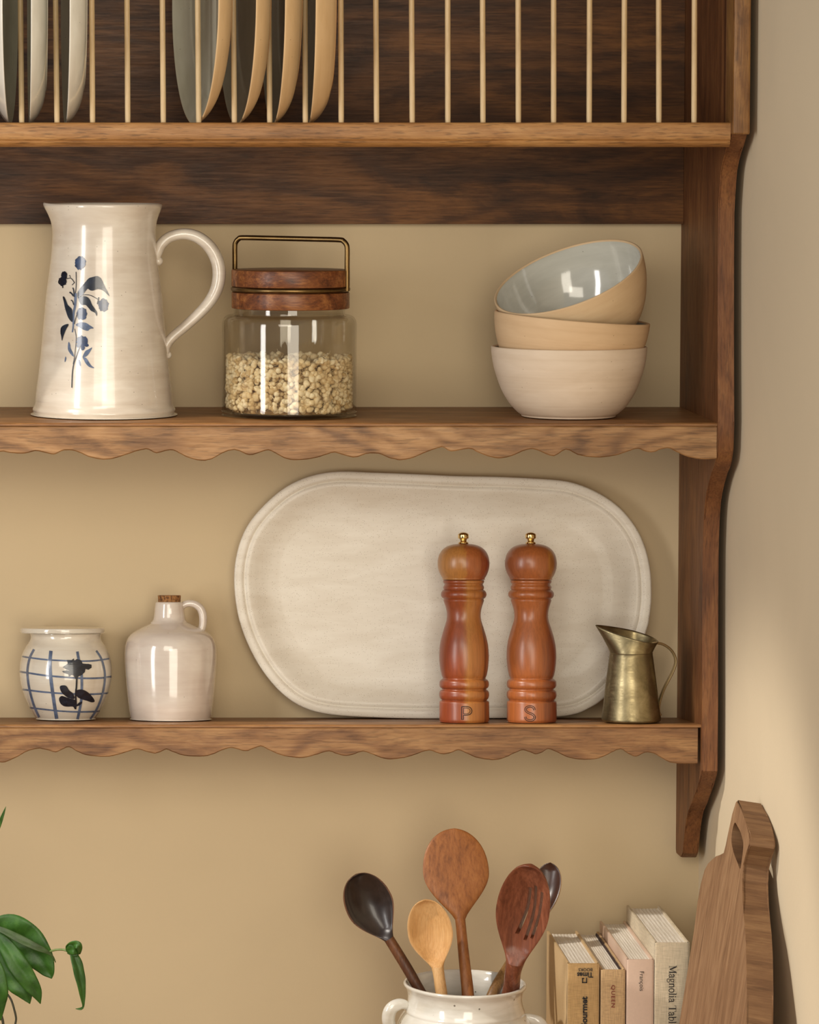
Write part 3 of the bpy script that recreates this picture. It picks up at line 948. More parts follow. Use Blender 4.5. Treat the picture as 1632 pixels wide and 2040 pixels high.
# ---------------------------------------------------------------- corked jug and checked jar
M['creamglaze'] = ceramic('cream_pink_glaze', lin(228, 216, 202), lin(216, 200, 186), 0.16, 0.3, coat=0.9, bands=0.6, bump=0.1)
V = Vessel('corked_jug', 1181, 966, -0.058, z2(-0.058), 'small cream glazed jug with a cork stopper and a loop handle', 'jug', tilt=TILT, sc=3.472, ox=0, oy=1160)
bm = bmesh.new()
o1 = smooth_prof([(0, 966), (264, 966), (276, 958), (282, 935), (290, 880), (300, 800), (309, 700), (317, 600), (319, 520), (315, 460), (300, 412), (272, 376), (232, 350), (180, 324), (138, 303), (114, 280), (106, 245),
                  (102, 205), (98, 175), (94, 160), (86, 155), (80, 160), (82, 200), (84, 260)], 4)
lathe(bm, [(r * V.m, (V.yb - y) * V.m) for r, y in o1], 80)
for v in bm.verts:
    if v.co.z > (V.yb - 300) * V.m: v.co.x -= 8 * V.m
obj('jug_body', bm, M['creamglaze'], V.root, angle=60)
bm = bmesh.new()
lathe(bm, [(r * V.m, (V.yb - y) * V.m) for r, y in [(0, 200), (74, 200), (80, 112), (78, 110), (0, 110)]], 40, cx=-8 * V.m)
ck = NT('cork'); v_ = ck.coords(); n_ = ck.noise(v_, 330, 4, .7)
ck.l(ck.ramp(n_, [(.38, lin(70, 40, 18)), (.5, lin(150, 102, 56)), (.7, lin(176, 128, 78))]), ck.b.inputs['Base Color']); ck.b.inputs['Roughness'].default_value = .85; ck.bump(n_, .6, .001)
obj('cork', bm, ck.m, V.root)
hp = [(1250, 215), (1262, 185), (1300, 166), (1345, 170), (1384, 196), (1404, 240), (1406, 300), (1394, 350), (1380, 395)]
hr = [24, 24, 25, 26, 28, 29, 28, 27, 30]
bm = bmesh.new()
tube(bm, catmull([V.p(x, y) for x, y in hp], 6), [p.x for p in catmull([(r * V.m, 0, 0) for r in hr], 6)], 18, ref=(0, 1, 0))
for v in bm.verts: v.co.y *= 1.35
obj('handle', bm, M['creamglaze'], V.root, angle=70)

M['jarglaze'] = ceramic('ivory_glaze', lin(226, 218, 202), lin(212, 200, 182), 0.15, 0.2, coat=0.9, bands=0.6, bump=0.1)
V = Vessel('checked_jar', 455, 965, -0.056, z2(-0.056), 'small ivory jar with blue check stripes, a dark painted flower and a flat lid', 'jar', tilt=TILT, sc=3.472, ox=0, oy=1160)
bm = bmesh.new()
o1 = smooth_prof([(0, 964), (192, 964), (203, 956), (222, 930), (252, 878), (281, 818), (303, 755), (316, 695), (320, 640), (317, 578), (304, 520), (281, 470), (258, 436), (246, 412), (243, 392), (247, 374), (240, 370)], 4)
lathe(bm, [(r * V.m, (V.yb - y) * V.m) for r, y in o1], 96)
V.xz = [(r * V.m, (V.yb - y) * V.m) for r, y in o1 if r > 150]
obj('jar_body', bm, M['jarglaze'], V.root, angle=60)
bm = bmesh.new()
lathe(bm, [(r * V.m, (V.yb - y) * V.m) for r, y in smooth_prof([(0, 369), (284, 369), (291, 363), (293, 350), (291, 338), (280, 334), (200, 329), (100, 325), (0, 324)], 3)], 72, cx=-22 * V.m)
obj('lid', bm, M['jarglaze'], V.root, angle=50)
def c2(p): return [(x / 6.8 * 3.472, (120 + y / 6.8) * 3.472) for x, y in p]
hz = [[(300, 188), (400, 205), (600, 230), (800, 243), (1000, 250), (1180, 252), (1340, 240), (1480, 218)], [(265, 395), (400, 415), (600, 445), (850, 468), (1050, 482), (1250, 485), (1400, 478), (1512, 462)],
      [(290, 635), (400, 648), (600, 672), (800, 688), (1000, 698), (1200, 702), (1400, 692), (1480, 686)], [(385, 882), (480, 893), (650, 912), (850, 932), (1080, 940), (1300, 935), (1400, 930)]]
vt = [[(460, 92), (405, 200), (375, 330), (372, 450), (395, 620), (450, 830), (500, 950), (530, 1015)], [(690, 112), (678, 250), (682, 420), (705, 620), (725, 760), (745, 900), (768, 1035)],
      [(1048, 122), (1065, 220), (1095, 350), (1108, 480), (1108, 650), (1100, 790), (1075, 930), (1050, 1040)], [(1305, 110), (1370, 210), (1410, 340), (1424, 470), (1402, 650), (1350, 820), (1285, 950), (1225, 1035)]]
V.decal([c2(stroke(h, w)) for h, w in zip(hz, (22, 25, 24, 22))], 'painted_stripe', M['inkpale'], 0.00025)
V.decal([c2(stroke(h, w)) for h, w in zip(vt, (30, 46, 36, 27))], 'painted_stripe', M['inkpale'], 0.0004)
fl = [[(905,235),(970,238),(1000,215),(1008,250),(1040,222),(1100,240),(1120,285),(1150,288),(1200,290),(1240,300),(1243,340),(1200,370),(1160,358),(1150,400),(1110,440),(1062,460),(1040,500),(1020,490),(1000,450),(970,440),(935,465),(925,430),(870,415),(840,390),(900,376),(955,384),(900,366),(850,335),(880,310),(920,285)],
      sm([(810,600),(850,580),(900,590),(940,650),(990,690),(1012,760),(940,755),(880,720),(830,670)]), sm([(800,760),(830,725),(880,735),(950,760),(1020,780),(1035,870),(1015,905),(990,870),(920,870),(860,860),(815,820)]),
      sm([(1035,650),(1100,635),(1170,660),(1220,700),(1270,760),(1283,800),(1240,810),(1180,790),(1110,770),(1050,740),(1030,690)]), sm([(1035,850),(1070,815),(1110,800),(1110,825),(1080,850),(1040,865)]),
      stroke([(1042,470),(1036,600),(1026,700),(1030,820),(1022,905)], 24)]
V.decal([c2(p) for p in fl], 'painted_flower', M['ink'], 0.0007)

# ---------------------------------------------------------------- brass pitcher
pb = NT('worn_brass')
v_ = pb.coords(); n_ = pb.noise(v_, 45, 5, .65, .6); n2_ = pb.noise(pb.coords((1, 1, 6)), 90, 4, .6)
pb.l(pb.ramp(n_, [(.3, lin(112, 100, 72)), (.55, lin(148, 134, 100)), (.75, lin(172, 158, 122))]), pb.b.inputs['Base Color'])
pb.b.inputs['Metallic'].default_value = 0.92
pb.l(pb.ramp(n2_, [(.3, gray(.30)), (.7, gray(.46))]), pb.b.inputs['Roughness']); pb.bump(n_, .12, .001)
M['pitcher'] = pb.m
V = Vessel('brass_pitcher', 565, 1136, -0.118, z2(-0.118), 'small worn brass pitcher with a long pouring lip and a thin strap handle', 'pitcher', tilt=TILT * .55, sc=4.8, ox=1140, oy=1200)
bm = bmesh.new()
seg = 72
rows = []
lst = smooth_prof([(265, 1138), (275, 1133), (280, 1122), (280, 1100), (266, 1000), (245, 810), (218, 600), (204, 500)], 3)
for r, y in lst: rows.append([(r * math.cos(2 * math.pi * i / seg), r * math.sin(2 * math.pi * i / seg), y) for i in range(seg)])
rows.append([(206 * math.cos(2 * math.pi * i / seg), 206 * math.sin(2 * math.pi * i / seg), 490) for i in range(seg)])
rows.append([(202 * math.cos(2 * math.pi * i / seg), 202 * math.sin(2 * math.pi * i / seg), 484) for i in range(seg)])
def lip(i, t):
    a = 2 * math.pi * i / seg
    x1 = -42 + 300 * math.cos(a)
    f = (x1 + 342) / 600
    y1 = 225 * math.sin(a) * (0.35 + 0.65 * min(1, f * 1.5) ** .8)
    z1 = 224 + 150 * f - 46 * math.sin(a) * (0.4 + .6 * f)
    x0, y0 = 202 * math.cos(a), 202 * math.sin(a)
    e = t ** 1.15
    return (x0 + (x1 - x0) * e, y0 + (y1 - y0) * e, 484 + (z1 - 484) * t)
for t in (.15, .3, .45, .6, .75, .9, 1.0): rows.append([lip(i, t) for i in range(seg)])
vr = [[bm.verts.new((x * V.m, y * V.m, (V.yb - z) * V.m)) for x, y, z in row] for row in rows]
for A, B in zip(vr, vr[1:]):
    for i in range(seg): bm.faces.new((A[i], A[(i + 1) % seg], B[(i + 1) % seg], B[i]))
bm.faces.new(vr[0])
pt = obj('pitcher_body', bm, M['pitcher'], V.root, angle=30)
sm_ = pt.modifiers.new('sheet', 'SOLIDIFY'); sm_.thickness = 0.0008; sm_.offset = 1.0
hp = [(752, 440), (764, 404), (800, 393), (850, 398), (905, 425), (955, 470), (985, 530), (988, 590), (965, 660), (925, 740), (885, 815), (852, 900), (832, 980), (828, 1040), (842, 1082)]
bm = bmesh.new()
tube(bm, catmull([V.p(x, y) for x, y in hp], 5), 0.0050, 14, flat=0.30, ref=(0, 1, 0))
obj('strap_handle', bm, plain('pale_brass', (206, 182, 132), .38, .75, nscale=80, namt=.15), V.root, angle=60)
bm = bmesh.new()
for (x, y) in ((842, 1076), (835, 1100)):
    bmesh.ops.create_uvsphere(bm, u_segments=14, v_segments=8, radius=0.0014, matrix=Matrix.Translation(V.p(x, y, -0.002)))
obj('rivet', bm, M['brass'], V.root)

# ---------------------------------------------------------------- plates in the rack
M['plate_ext'] = bowl_material('plate_bare_clay', lin(230, 196, 150), lin(218, 182, 134))
M['plate_int'] = ceramic('plate_grey_glaze', lin(206, 202, 182), lin(192, 188, 166), 0.3, 0.3, coat=0.3, bump=0.1)
M['plate_white'] = ceramic('plate_white_glaze', lin(244, 240, 228), lin(228, 222, 208), 0.25, 0.15, coat=0.5, bump=0.1)
RP = 0.130
def plate(px, yaw, side, label, ext, inte, group, th=0.0215, lean=0.0):
    X = at(px, 240, -0.245).x
    zc = zt - 0.0028 + RP
    n = Vector((side * math.cos(R(yaw)), -math.sin(R(yaw)), 0)).normalized()
    q = n.to_track_quat('Z', 'X')
    root = empty('dinner_plate', (X, -0.245, zc), label, 'plate', group, (q.to_matrix().to_euler()))
    k = th / 0.0215
    po = smooth_prof([(0, -0.0215), (0.085, -0.0215), (0.094, -0.0208), (0.108, -0.0175), (0.120, -0.0110), (0.1275, -0.0040), (0.130, -0.0008), (0.1296, 0.0), (0.1286, 0.0002)], 4)
    pi_ = smooth_prof([(0.1286, 0.0002), (0.1255, -0.0030), (0.1180, -0.0090), (0.106, -0.0145), (0.090, -0.0175), (0, -0.0180)], 4)
    bm = bmesh.new(); lathe(bm, [(r, z * k) for r, z in po], 112)
    obj('plate_shell', bm, ext, root, angle=60)
    bm = bmesh.new(); lathe(bm, [(r, z * k) for r, z in pi_], 112)
    obj('glazed_face', bm, inte, root, angle=60)
W1, W2 = 'white plates in the rack', 'clay coloured plates in the rack'
plate(21, 3.0, 1, 'leftmost white plate in the rack, its face turned to the right', M['plate_white'], M['plate_int'], W1, 0.0180)
plate(58, 1.2, -1, 'white plate in the rack between the leftmost plate and the last white one', M['plate_white'], M['plate_int'], W1, 0.0180)
plate(130, 1.8, -1, 'last white plate in the rack, next to the empty slots', M['plate_white'], M['plate_int'], W1, 0.0195)
plate(387.5, 8.6, -1, 'clay plate standing first after the empty slots, grey glazed face showing widest', M['plate_ext'], M['plate_int'], W2)
plate(471, 6.0, -1, 'second clay plate, just behind the wide grey face', M['plate_ext'], M['plate_int'], W2)
plate(543, 2.2, -1, 'third clay plate in the row of four', M['plate_ext'], M['plate_int'], W2)
plate(614, -0.6, -1, 'last clay plate of the row, seen edge-on with empty slots to its right', M['plate_ext'], M['plate_int'], W2, 0.0235)

# ---------------------------------------------------------------- utensil crock
def Cx(x, y): return (640 + x / 3.264, 1620 + y / 3.264)
YC = -0.215
M['crock'] = ceramic('crock_white_glaze', lin(228, 224, 214), lin(204, 198, 184), 0.15, 0.12, coat=0.9, bands=0.5, bump=0.12, spk_size=.25)
V = Vessel('utensil_crock', 935, 1112, YC, ZC, 'white glazed crock with rolled lug handles holding wooden spoons', 'crock', sc=3.264, ox=640, oy=1620)
zrim = at(*Cx(935, 1112), YC).z
V.m = mpp(*Cx(935, 1112), YC) / 3.264
V.yb = 1112 + (zrim - ZC) / V.m
V.root.location = (at(*Cx(935, 1112), YC).x, YC, ZC + .0006)
bm = bmesh.new()
yb = V.yb
o1 = smooth_prof([(0, yb), (330, yb), (350, yb - 15), (400, yb - 220), (440, yb - 500), (452, 1500), (450, 1440), (440, 1390), (422, 1345), (408, 1322), (398, 1308), (388, 1298), (388, 1282), (380, 1262), (372, 1230), (370, 1195), (376, 1160),
                  (388, 1136), (397, 1122), (398, 1110), (390, 1104), (378, 1108), (362, 1140), (354, 1200), (360, 1270), (405, 1360), (425, 1460), (400, yb - 500), (330, yb - 60), (0, yb - 40)], 4)
lathe(bm, [(r * V.m, (yb - y) * V.m) for r, y in o1], 96)
obj('crock_body', bm, M['crock'], V.root, angle=60)
def lug(sgn):
    bm = bmesh.new()
    pts = [V.p(935 + sgn * a, y, d) for a, y, d in [(372, 1262, -.004), (400, 1240, -.006), (440, 1238, -.008), (482, 1262, -.009), (500, 1310, -.008), (494, 1370, -.006), (462, 1430, -.004), (430, 1460, 0)]]
    tube(bm, catmull(pts, 5), [r * V.m for r in [p.x for p in catmull([(a, 0, 0) for a in (18, 26, 32, 35, 36, 34, 30, 24)], 5)]], 18, flat=1.25, ref=(0, 1, 0))
    obj('lug_handle', bm, M['crock'], V.root, angle=70)
lug(-1)
# the other lug sits a little lower round the body
def lug_r():
    bm = bmesh.new()
    pts = [V.p(935 + a, y, d) for a, y, d in [(360, 1345, -.004), (390, 1330, -.006), (430, 1334, -.008), (474, 1352, -.009), (500, 1396, -.008), (496, 1450, -.006), (462, 1500, -.004)]]
    tube(bm, catmull(pts, 5), [p.x * V.m for p in catmull([(a, 0, 0) for a in (18, 24, 28, 32, 34, 32, 28)], 5)], 18, flat=1.25, ref=(0, 1, 0))
    obj('lug_handle', bm, M['crock'], V.root, angle=70)
lug_r()

def cat_n(rows, n):
    N = len(rows); out = []
    for i in range(N - 1):
        p0, p1, p2, p3 = rows[max(i - 1, 0)], rows[i], rows[i + 1], rows[min(i + 2, N - 1)]
        for k in range(n):
            t = k / n
            out.append([0.5 * (2 * b + (c - a) * t + (2 * a - 5 * b + 4 * c - d) * t * t + (-a + 3 * b - 3 * c + d) * t ** 3) for a, b, c, d in zip(p0, p1, p2, p3)])
    out.append(list(rows[-1]))
    return out
def utensil(name, label, handle, head, roll, mat, mat_in=None, slots=None, group=None):
    """rows: crop x, crop y, depth Y, half width (crop px), thickness mm, hollow mm"""
    H = cat_n(handle, 6)
    top, W, tm, thh, cch = head                         # top (x, y, Y), max half width, where along, thickness, hollow
    n0 = handle[-1]
    D = [n0]
    N = 34
    bend = top[3] if len(top) > 3 else 0
    for i in range(1, N + 1):
        q = 1 - (1 - i / N) ** 1.7
        q = min(q, 0.99995)
        if q < tm:
            e = math.sin(math.pi / 2 * q / tm)
            hw = n0[3] + (W - n0[3]) * (e ** 1.25)
        else:
            hw = W * math.sqrt(max(0, 1 - ((q - tm) / (1 - tm)) ** 2.15))
        e2 = math.sin(math.pi * min(1, max(0, q)))
        th = n0[4] + (thh - n0[4]) * min(1, q / .35)
        cc = cch * max(0, math.sin(math.pi * min(1, max(0, (q - .04) / .96)))) ** .75
        D.append([n0[0] + (top[0] - n0[0]) * q + bend * e2, n0[1] + (top[1] - n0[1]) * q, n0[2] + (top[2] - n0[2]) * q, hw, th, cc])
    root_p = at(*Cx(H[0][0], H[0][1]), H[0][2])
    root = empty(name, root_p, label, 'spoon', group)
    allp = [at(*Cx(r[0], r[1]), r[2]) - root_p for r in H + D[1:]]
    rows = H + D[1:]
    nrm = []
    for i in range(len(rows)):
        t = (allp[min(i + 1, len(rows) - 1)] - allp[max(i - 1, 0)]).normalized()
        f = Vector((math.sin(R(roll)), -math.cos(R(roll)), 0))       # facing direction
        f = (f - t * f.dot(t)).normalized()
        nrm.append((t, f, t.cross(f)))
    def build(idx, nm, mats, hollow):
        bm = bmesh.new()
        rings = []
        m = 18
        for i in idx:
            x, y, Y, hw, th, cc = rows[i]
            hw = max(hw, .4) * mpp(*Cx(x, y), Y) / 3.264
            th, cc = th / 1000, max(cc, 0) / 1000
            t, f, w = nrm[i]
            ring = []
            k = max(0.0, 1 - cc / 0.003)
            for j in range(m + 1):
                u = -math.cos(math.pi * j / m)
                dpt = cc * max(0, 1 - (u / .9) ** 2) - k * th * .5 * math.sqrt(max(0, 1 - u * u))
                ring.append(bm.verts.new(allp[i] + w * (u * hw) - f * dpt))
            for j in range(m - 1, 0, -1):
                u = -math.cos(math.pi * j / m)
                dpt = cc * (1 - u * u) * .95 + th * (0.30 * (1 - k) + (1 - 0.3 * (1 - k) - k * .5) * math.sqrt(1 - u * u))
                ring.append(bm.verts.new(allp[i] + w * (u * hw) - f * dpt))
            rings.append(ring)
        n = len(rings[0])
        for A, B in zip(rings, rings[1:]):
            for j in range(n):
                fc = bm.faces.new((A[j], A[(j + 1) % n], B[(j + 1) % n], B[j]))
                if hollow and 2 <= j < m - 2: fc.material_index = 1
        if hollow:
            for fc in bm.faces:
                pass
        bm.faces.new(rings[0][::-1]); bm.faces.new(rings[-1])
        return obj(nm, bm, mats, root, angle=55)
    a = len(H)
    build(range(0, a), 'handle', mat, False)
    hd = build(range(a - 1, len(rows)), 'spoon_head', [mat, mat_in or mat], mat_in is not None)
    if slots:
        bpy.context.view_layer.update()
        cb = bmesh.new()
        for pts, hw in slots:
            P = cat_n(pts, 4)
            L3 = [at(*Cx(x, y), Y) - root_p for x, y, Y in P]
            wv = nrm[-16][2]; fv = nrm[-16][1]
            rr = []
            for q in L3:
                ww = wv * hw
                g_ = fv * .025 - wv * .011
                rr.append([cb.verts.new(q + ww + g_), cb.verts.new(q - ww + g_), cb.verts.new(q - ww - g_), cb.verts.new(q + ww - g_)])
            for A, B in zip(rr, rr[1:]):
                for j in range(4): cb.faces.new((A[j], A[(j + 1) % 4], B[(j + 1) % 4], B[j]))
            cb.faces.new(rr[0][::-1]); cb.faces.new(rr[-1])
        boolean_cut(hd, cb)
    return root
M['sp_dark'] = wood('dark_spoon_wood', lin(52, 28, 18), lin(84, 50, 30), lin(128, 82, 48), 'Z', 1.1, fig=.3, rough=.42, fine=1.5)
M['sp_black'] = plain('blackened_hollow', (44, 34, 30), 0.30, nscale=90, namt=.3, coat=.15)
M['sp_pale'] = wood('pale_spoon_wood', lin(168, 122, 72), lin(200, 154, 100), lin(222, 182, 130), 'Z', 2.1, fig=.3, rough=.55, fine=1.5, pore=.2)
M['sp_palein'] = wood('pale_spoon_hollow_wood', lin(170, 122, 70), lin(202, 152, 94), lin(224, 180, 124), 'Z', 8.1, fig=.3, rough=.55, fine=1.5, pore=.12)
M['sp_mid'] = wood('teak_spoon_wood', lin(104, 58, 26), lin(142, 86, 42), lin(164, 106, 56), 'Z', 3.1, fig=.15, rough=.42, k=2.5, stretch=2.2, pore=.12)
M['sp_red'] = wood('rosewood_spoon_wood', lin(84, 44, 30), lin(122, 70, 48), lin(156, 96, 70), 'Z', 4.1, fig=.15, rough=.3, k=2.5, stretch=2.0, pore=.12)
M['sp_olive'] = wood('olive_spoon_wood', lin(80, 52, 26), lin(120, 86, 48), lin(150, 114, 70), 'Z', 5.1, fig=.4, rough=.4)
M['sp_olivein'] = plain('dark_spoon_hollow', (58, 34, 24), 0.3, nscale=90, namt=.3)
utensil('wooden_spoon', 'dark wooden spoon with a blackened hollow and worn brown rim', [(900, 1560, -.215, 26, 11, 0), (665, 1190, -.205, 33, 11, 0), (560, 1010, -.200, 35, 11, 0), (440, 815, -.195, 34, 11, 0)],
        ((229, 398, -.195, -14), 158, .52, 7, 12),
        8, M['sp_dark'], M['sp_black'])
utensil('wooden_spoon', 'pale beech spoon with a shallow oval hollow, shortest in the crock', [(840, 1560, -.235, 30, 11, 0), (785, 1190, -.222, 38, 11, 0), (768, 1070, -.218, 37, 11, 0), (757, 1000, -.215, 40, 11, 0)],
        ((673, 563, -.215, -4), 146, .50, 7, 9),
        -6, M['sp_pale'], M['sp_palein'])
utensil('wooden_spoon', 'large round-headed teak coloured spoon, tallest in the crock', [(975, 1560, -.225, 38, 9, 0), (955, 1190, -.205, 40, 9, 0), (930, 950, -.190, 36, 9, 0), (910, 750, -.180, 33, 9, 0), (904, 690, -.176, 34, 9, 0)],
        ((864, 101, -.141, -6), 216, .52, 6, 0),
        3, M['sp_mid'])
sl = []
for a, b, c in (((1330, 500), (1300, 650), (1238, 805)), ((1386, 478), (1362, 650), (1300, 842)), ((1440, 512), (1414, 660), (1364, 818))):
    sl.append(([(a[0], a[1], -.290), (b[0], b[1], -.281), (c[0], c[1], -.272)], 0.0019))
utensil('slotted_spoon', 'reddish brown slotted spoon with three long slots', [(1110, 1560, -.205, 48, 16, 0), (1225, 1190, -.226, 54, 18, 0), (1246, 1040, -.252, 52, 18, 0), (1262, 965, -.262, 60, 17, 0)],
        ((1362, 340, -.300, -4), 174, .52, 8, 10),
        -14, M['sp_red'], None, sl)
utensil('wooden_spoon', 'olive brown spoon leaning behind the slotted spoon, only its tip and handle showing', [(985, 1560, -.215, 26, 9, 0), (1110, 1190, -.204, 36, 9, 0), (1240, 960, -.168, 34, 9, 0), (1360, 740, -.136, 34, 9, 0)],
        ((1492, 326, -.105, 22), 96, .62, 7, 7),
        -16, M['sp_olive'], M['sp_olivein'])

# ---------------------------------------------------------------- books
def cloth(name, c, sx=1400, rough=.8, amt=.14):
    t = NT(name)
    a = t.noise(t.coords((1, 1, .06)), sx, 2, .6)
    b = t.noise(t.coords((.06, .06, 1)), sx, 2, .6)
    c0 = lin(*c)
    lo = tuple(x * (1 - amt * 1.4) for x in c0[:3]) + (1,)
    hi = tuple(min(1, x * (1 + amt)) for x in c0[:3]) + (1,)
    s = t.math('MULTIPLY', t.math('ADD', a, b), .5)
    t.l(t.ramp(s, [(.36, lo), (.6, hi)]), t.b.inputs['Base Color'])
    t.b.inputs['Roughness'].default_value = rough
    t.b.inputs['Specular IOR Level'].default_value = .25
    t.bump(s, .25, .0006)
    return t.m
pg = NT('page_edges')
n_ = pg.noise(pg.coords((1, .02, .02)), 1500, 3, .7)
pg.l(pg.ramp(n_, [(.3, lin(196, 186, 168)), (.6, lin(232, 224, 210))]), pg.b.inputs['Base Color']); pg.b.inputs['Roughness'].default_value = .85
M['pages'] = pg.m
M['black'] = plain('black_print', (30, 26, 24), .6)
M['redprint'] = plain('red_print', (120, 36, 26), .6)
YB = -0.235
def book(x0, x1, ytop, depth, label, cover, spine, rec=0.0028, edge=None):
    a, b = at(x0, ytop, YB), at(x1, ytop, YB)
    zt_ = a.z - ZC - .0006
    w = b.x - a.x
    root = empty('cookbook', ((a.x + b.x) / 2, YB, ZC + .0006), label, 'book', 'cookbooks beside the crock')
    bm = bmesh.new(); box(bm, -w / 2, -w / 2 + .0026, 0.0015, depth, 0, zt_, .0006)
    obj('front_cover', bm, cover, root)
    bm = bmesh.new(); box(bm, w / 2 - .0026, w / 2, 0.0015, depth, 0, zt_, .0006)
    obj('back_cover', bm, edge or cover, root)
    bm = bmesh.new()
    r = .0022
    prf = [(-w / 2, .004)] + [(-w / 2 + r - r * math.cos(t), .0009 + r - r * math.sin(t)) for t in [k * math.pi / 8 for k in range(0, 5)]]
    prf = prf + [(-x, y) for x, y in prf[::-1]]
    inner = [(x * .93, y + .0024) for x, y in prf[::-1]]
    ol = prf + inner
    lo = [bm.verts.new((x, y, 0)) for x, y in ol]; hi = [bm.verts.new((x, y, zt_)) for x, y in ol]
    n = len(ol)
    for i in range(n): bm.faces.new((lo[i], lo[(i + 1) % n], hi[(i + 1) % n], hi[i]))
    bm.faces.new(lo[::-1]); bm.faces.new(hi)
    obj('spine', bm, spine, root, angle=30)
    bm = bmesh.new()
    # block of pages, top a little uneven and hollowed towards the fore edge
    nx, ny = 24, 6
    X0, X1, Y0, Y1 = -w / 2 + .0027, w / 2 - .0027, .0038, depth - .004
    rb = random.Random(int(x0))
    top = [[bm.verts.new((X0 + (X1 - X0) * i / nx, Y0 + (Y1 - Y0) * j / ny - (.0022 * (1 - (2 * i / nx - 1) ** 2) if j == ny else 0), zt_ - rec + (.0004 * (i % 3 == 0)))) for j in range(ny + 1)] for i in range(nx + 1)]
    bot = [[bm.verts.new((v.co.x, v.co.y, 0.003)) for v in row] for row in top]
    for i in range(nx):
        for j in range(ny):
            bm.faces.new((top[i][j], top[i + 1][j], top[i + 1][j + 1], top[i][j + 1]))
            bm.faces.new((bot[i][j], bot[i][j + 1], bot[i + 1][j + 1], bot[i + 1][j]))
    for i in range(nx):
        bm.faces.new((top[i][0], bot[i][0], bot[i + 1][0], top[i + 1][0])); bm.faces.new((top[i][ny], top[i + 1][ny], bot[i + 1][ny], bot[i][ny]))
    for j in range(ny):
        bm.faces.new((top[0][j], top[0][j + 1], bot[0][j + 1], bot[0][j])); bm.faces.new((top[nx][j], bot[nx][j], bot[nx][j + 1], top[nx][j + 1]))
    obj('page_block', bm, M['pages'], root, smooth=False)
    return root
def local(root, px, py): return at(px, py, YB - .0002) - Vector(root.location)
DIRS = {'down': ((0, 0, -1), (1, 0, 0)), 'up': ((0, 0, 1), (-1, 0, 0)), 'flip': ((-1, 0, 0), (0, 0, -1))}
def put_text(root, body, px, py, length_px, way, mat, bold=0.0, name='spine_lettering', space=1.0, hpx=None):
    """text starting at photo pixel (px,py) running length_px in its reading direction"""
    cu = bpy.data.curves.new('t', 'FONT')
    cu.body = body; cu.size = 1.0; cu.offset = bold; cu.space_character = space; cu.resolution_u = 3
    to = bpy.data.objects.new('t', cu); C.objects.link(to)
    bpy.context.view_layer.update()
    me = bpy.data.meshes.new_from_object(to.evaluated_get(bpy.context.evaluated_depsgraph_get()))
    bpy.data.objects.remove(to)
    xs_ = [v.co.x for v in me.vertices]; ys_ = [v.co.y for v in me.vertices]
    m_ = mpp(px, py, YB)
    k = length_px * m_ / (max(xs_) - min(xs_))
    ky = k if hpx is None else hpx * m_ / (max(ys_) - min(ys_))
    ex, ey = [Vector(v) for v in DIRS[way]]
    o0 = local(root, px, py)
    bm = bmesh.new(); bm.from_mesh(me); bpy.data.meshes.remove(me)
    mx_ = min(xs_)
    for v in bm.verts: v.co = o0 + ex * ((v.co.x - mx_) * k) + ey * (v.co.y * ky)
    return obj(name, bm, mat, root, smooth=False)
B1 = book(1131, 1194.5, 1920, .168, 'tan kraft cookbook with a Gourmet spine, leftmost of the four books', plain('kraft_cover', (200, 170, 126), .7, nscale=500, namt=.05), cloth('tan_spine_cloth', (184, 150, 102)))
B2 = book(1198, 1246.5, 1932.5, .196, 'thin beige linen cookbook with red QUEEN lettering on its spine', cloth('beige_linen', (196, 166, 126), 2200), cloth('beige_linen_spine', (192, 160, 118), 1700, .8, .2))
B3 = book(1249.3, 1303.5, 1912, .200, 'pale pink cookbook with small black lettering on a smooth spine', plain('pink_cover', (214, 186, 164), .5, nscale=300, namt=.03), plain('pink_spine', (212, 184, 162), .5, nscale=300, namt=.03))
B4 = book(1305.2, 1374.6, 1878.5, .198, 'thick cream cloth cookbook with large black serif lettering, tallest of the four', cloth('cream_cloth', (206, 192, 166), 1200), cloth('cream_spine_cloth', (202, 186, 158), 1300))
put_text(B1, 'BOOKS', 1180.5, 1929.0, 28, 'flip', M['black'], .02)
put_text(B1, 'Times', 1182.0, 1937.5, 32, 'flip', M['black'], .035, hpx=11)
bm = bmesh.new()
def bars(bm, root, rects):
    for x0, x1, y0, y1 in rects:
        a, b = local(root, x0, y1), local(root, x1, y0)
        box(bm, a.x, b.x, -.0001, .0006, a.z, b.z)
bars(bm, B1, [(1160, 1162, 1949, 1958), (1168, 1170, 1948, 1958), (1160, 1170, 1956.5, 1958.5), (1160, 1164, 1948.5, 1950.5)])
obj('spine_mark', bm, M['black'], B1, smooth=False)
put_text(B1, 'Gourmet', 1169.5, 2050.5, 66, 'up', M['black'], .035, hpx=13)
put_text(B2, 'QUEEN', 1218.5, 1962.5, 45, 'down', M['redprint'], .012, space=1.15, hpx=9)
put_text(B3, 'François', 1275, 1935.5, 39, 'down', M['black'], .0, hpx=10.5)
# patterned inner board of the linen book seen along its top
bm = bmesh.new()
wb = at(1246.5, 1932, YB).x - B2.location.x
zt2 = at(1246, 1932.5, YB).z - ZC
rb = random.Random(9)
for k in range(26):
    y0 = .012 + k * .0068
    box(bm, wb - .0050, wb - .0036, y0, y0 + .0032 + rb.random() * .002, zt2 - .010, zt2 - .0002 - rb.random() * .0006)
obj('patterned_jacket_edge', bm, plain('pattern_black', (60, 44, 44), .6), B2, smooth=False)
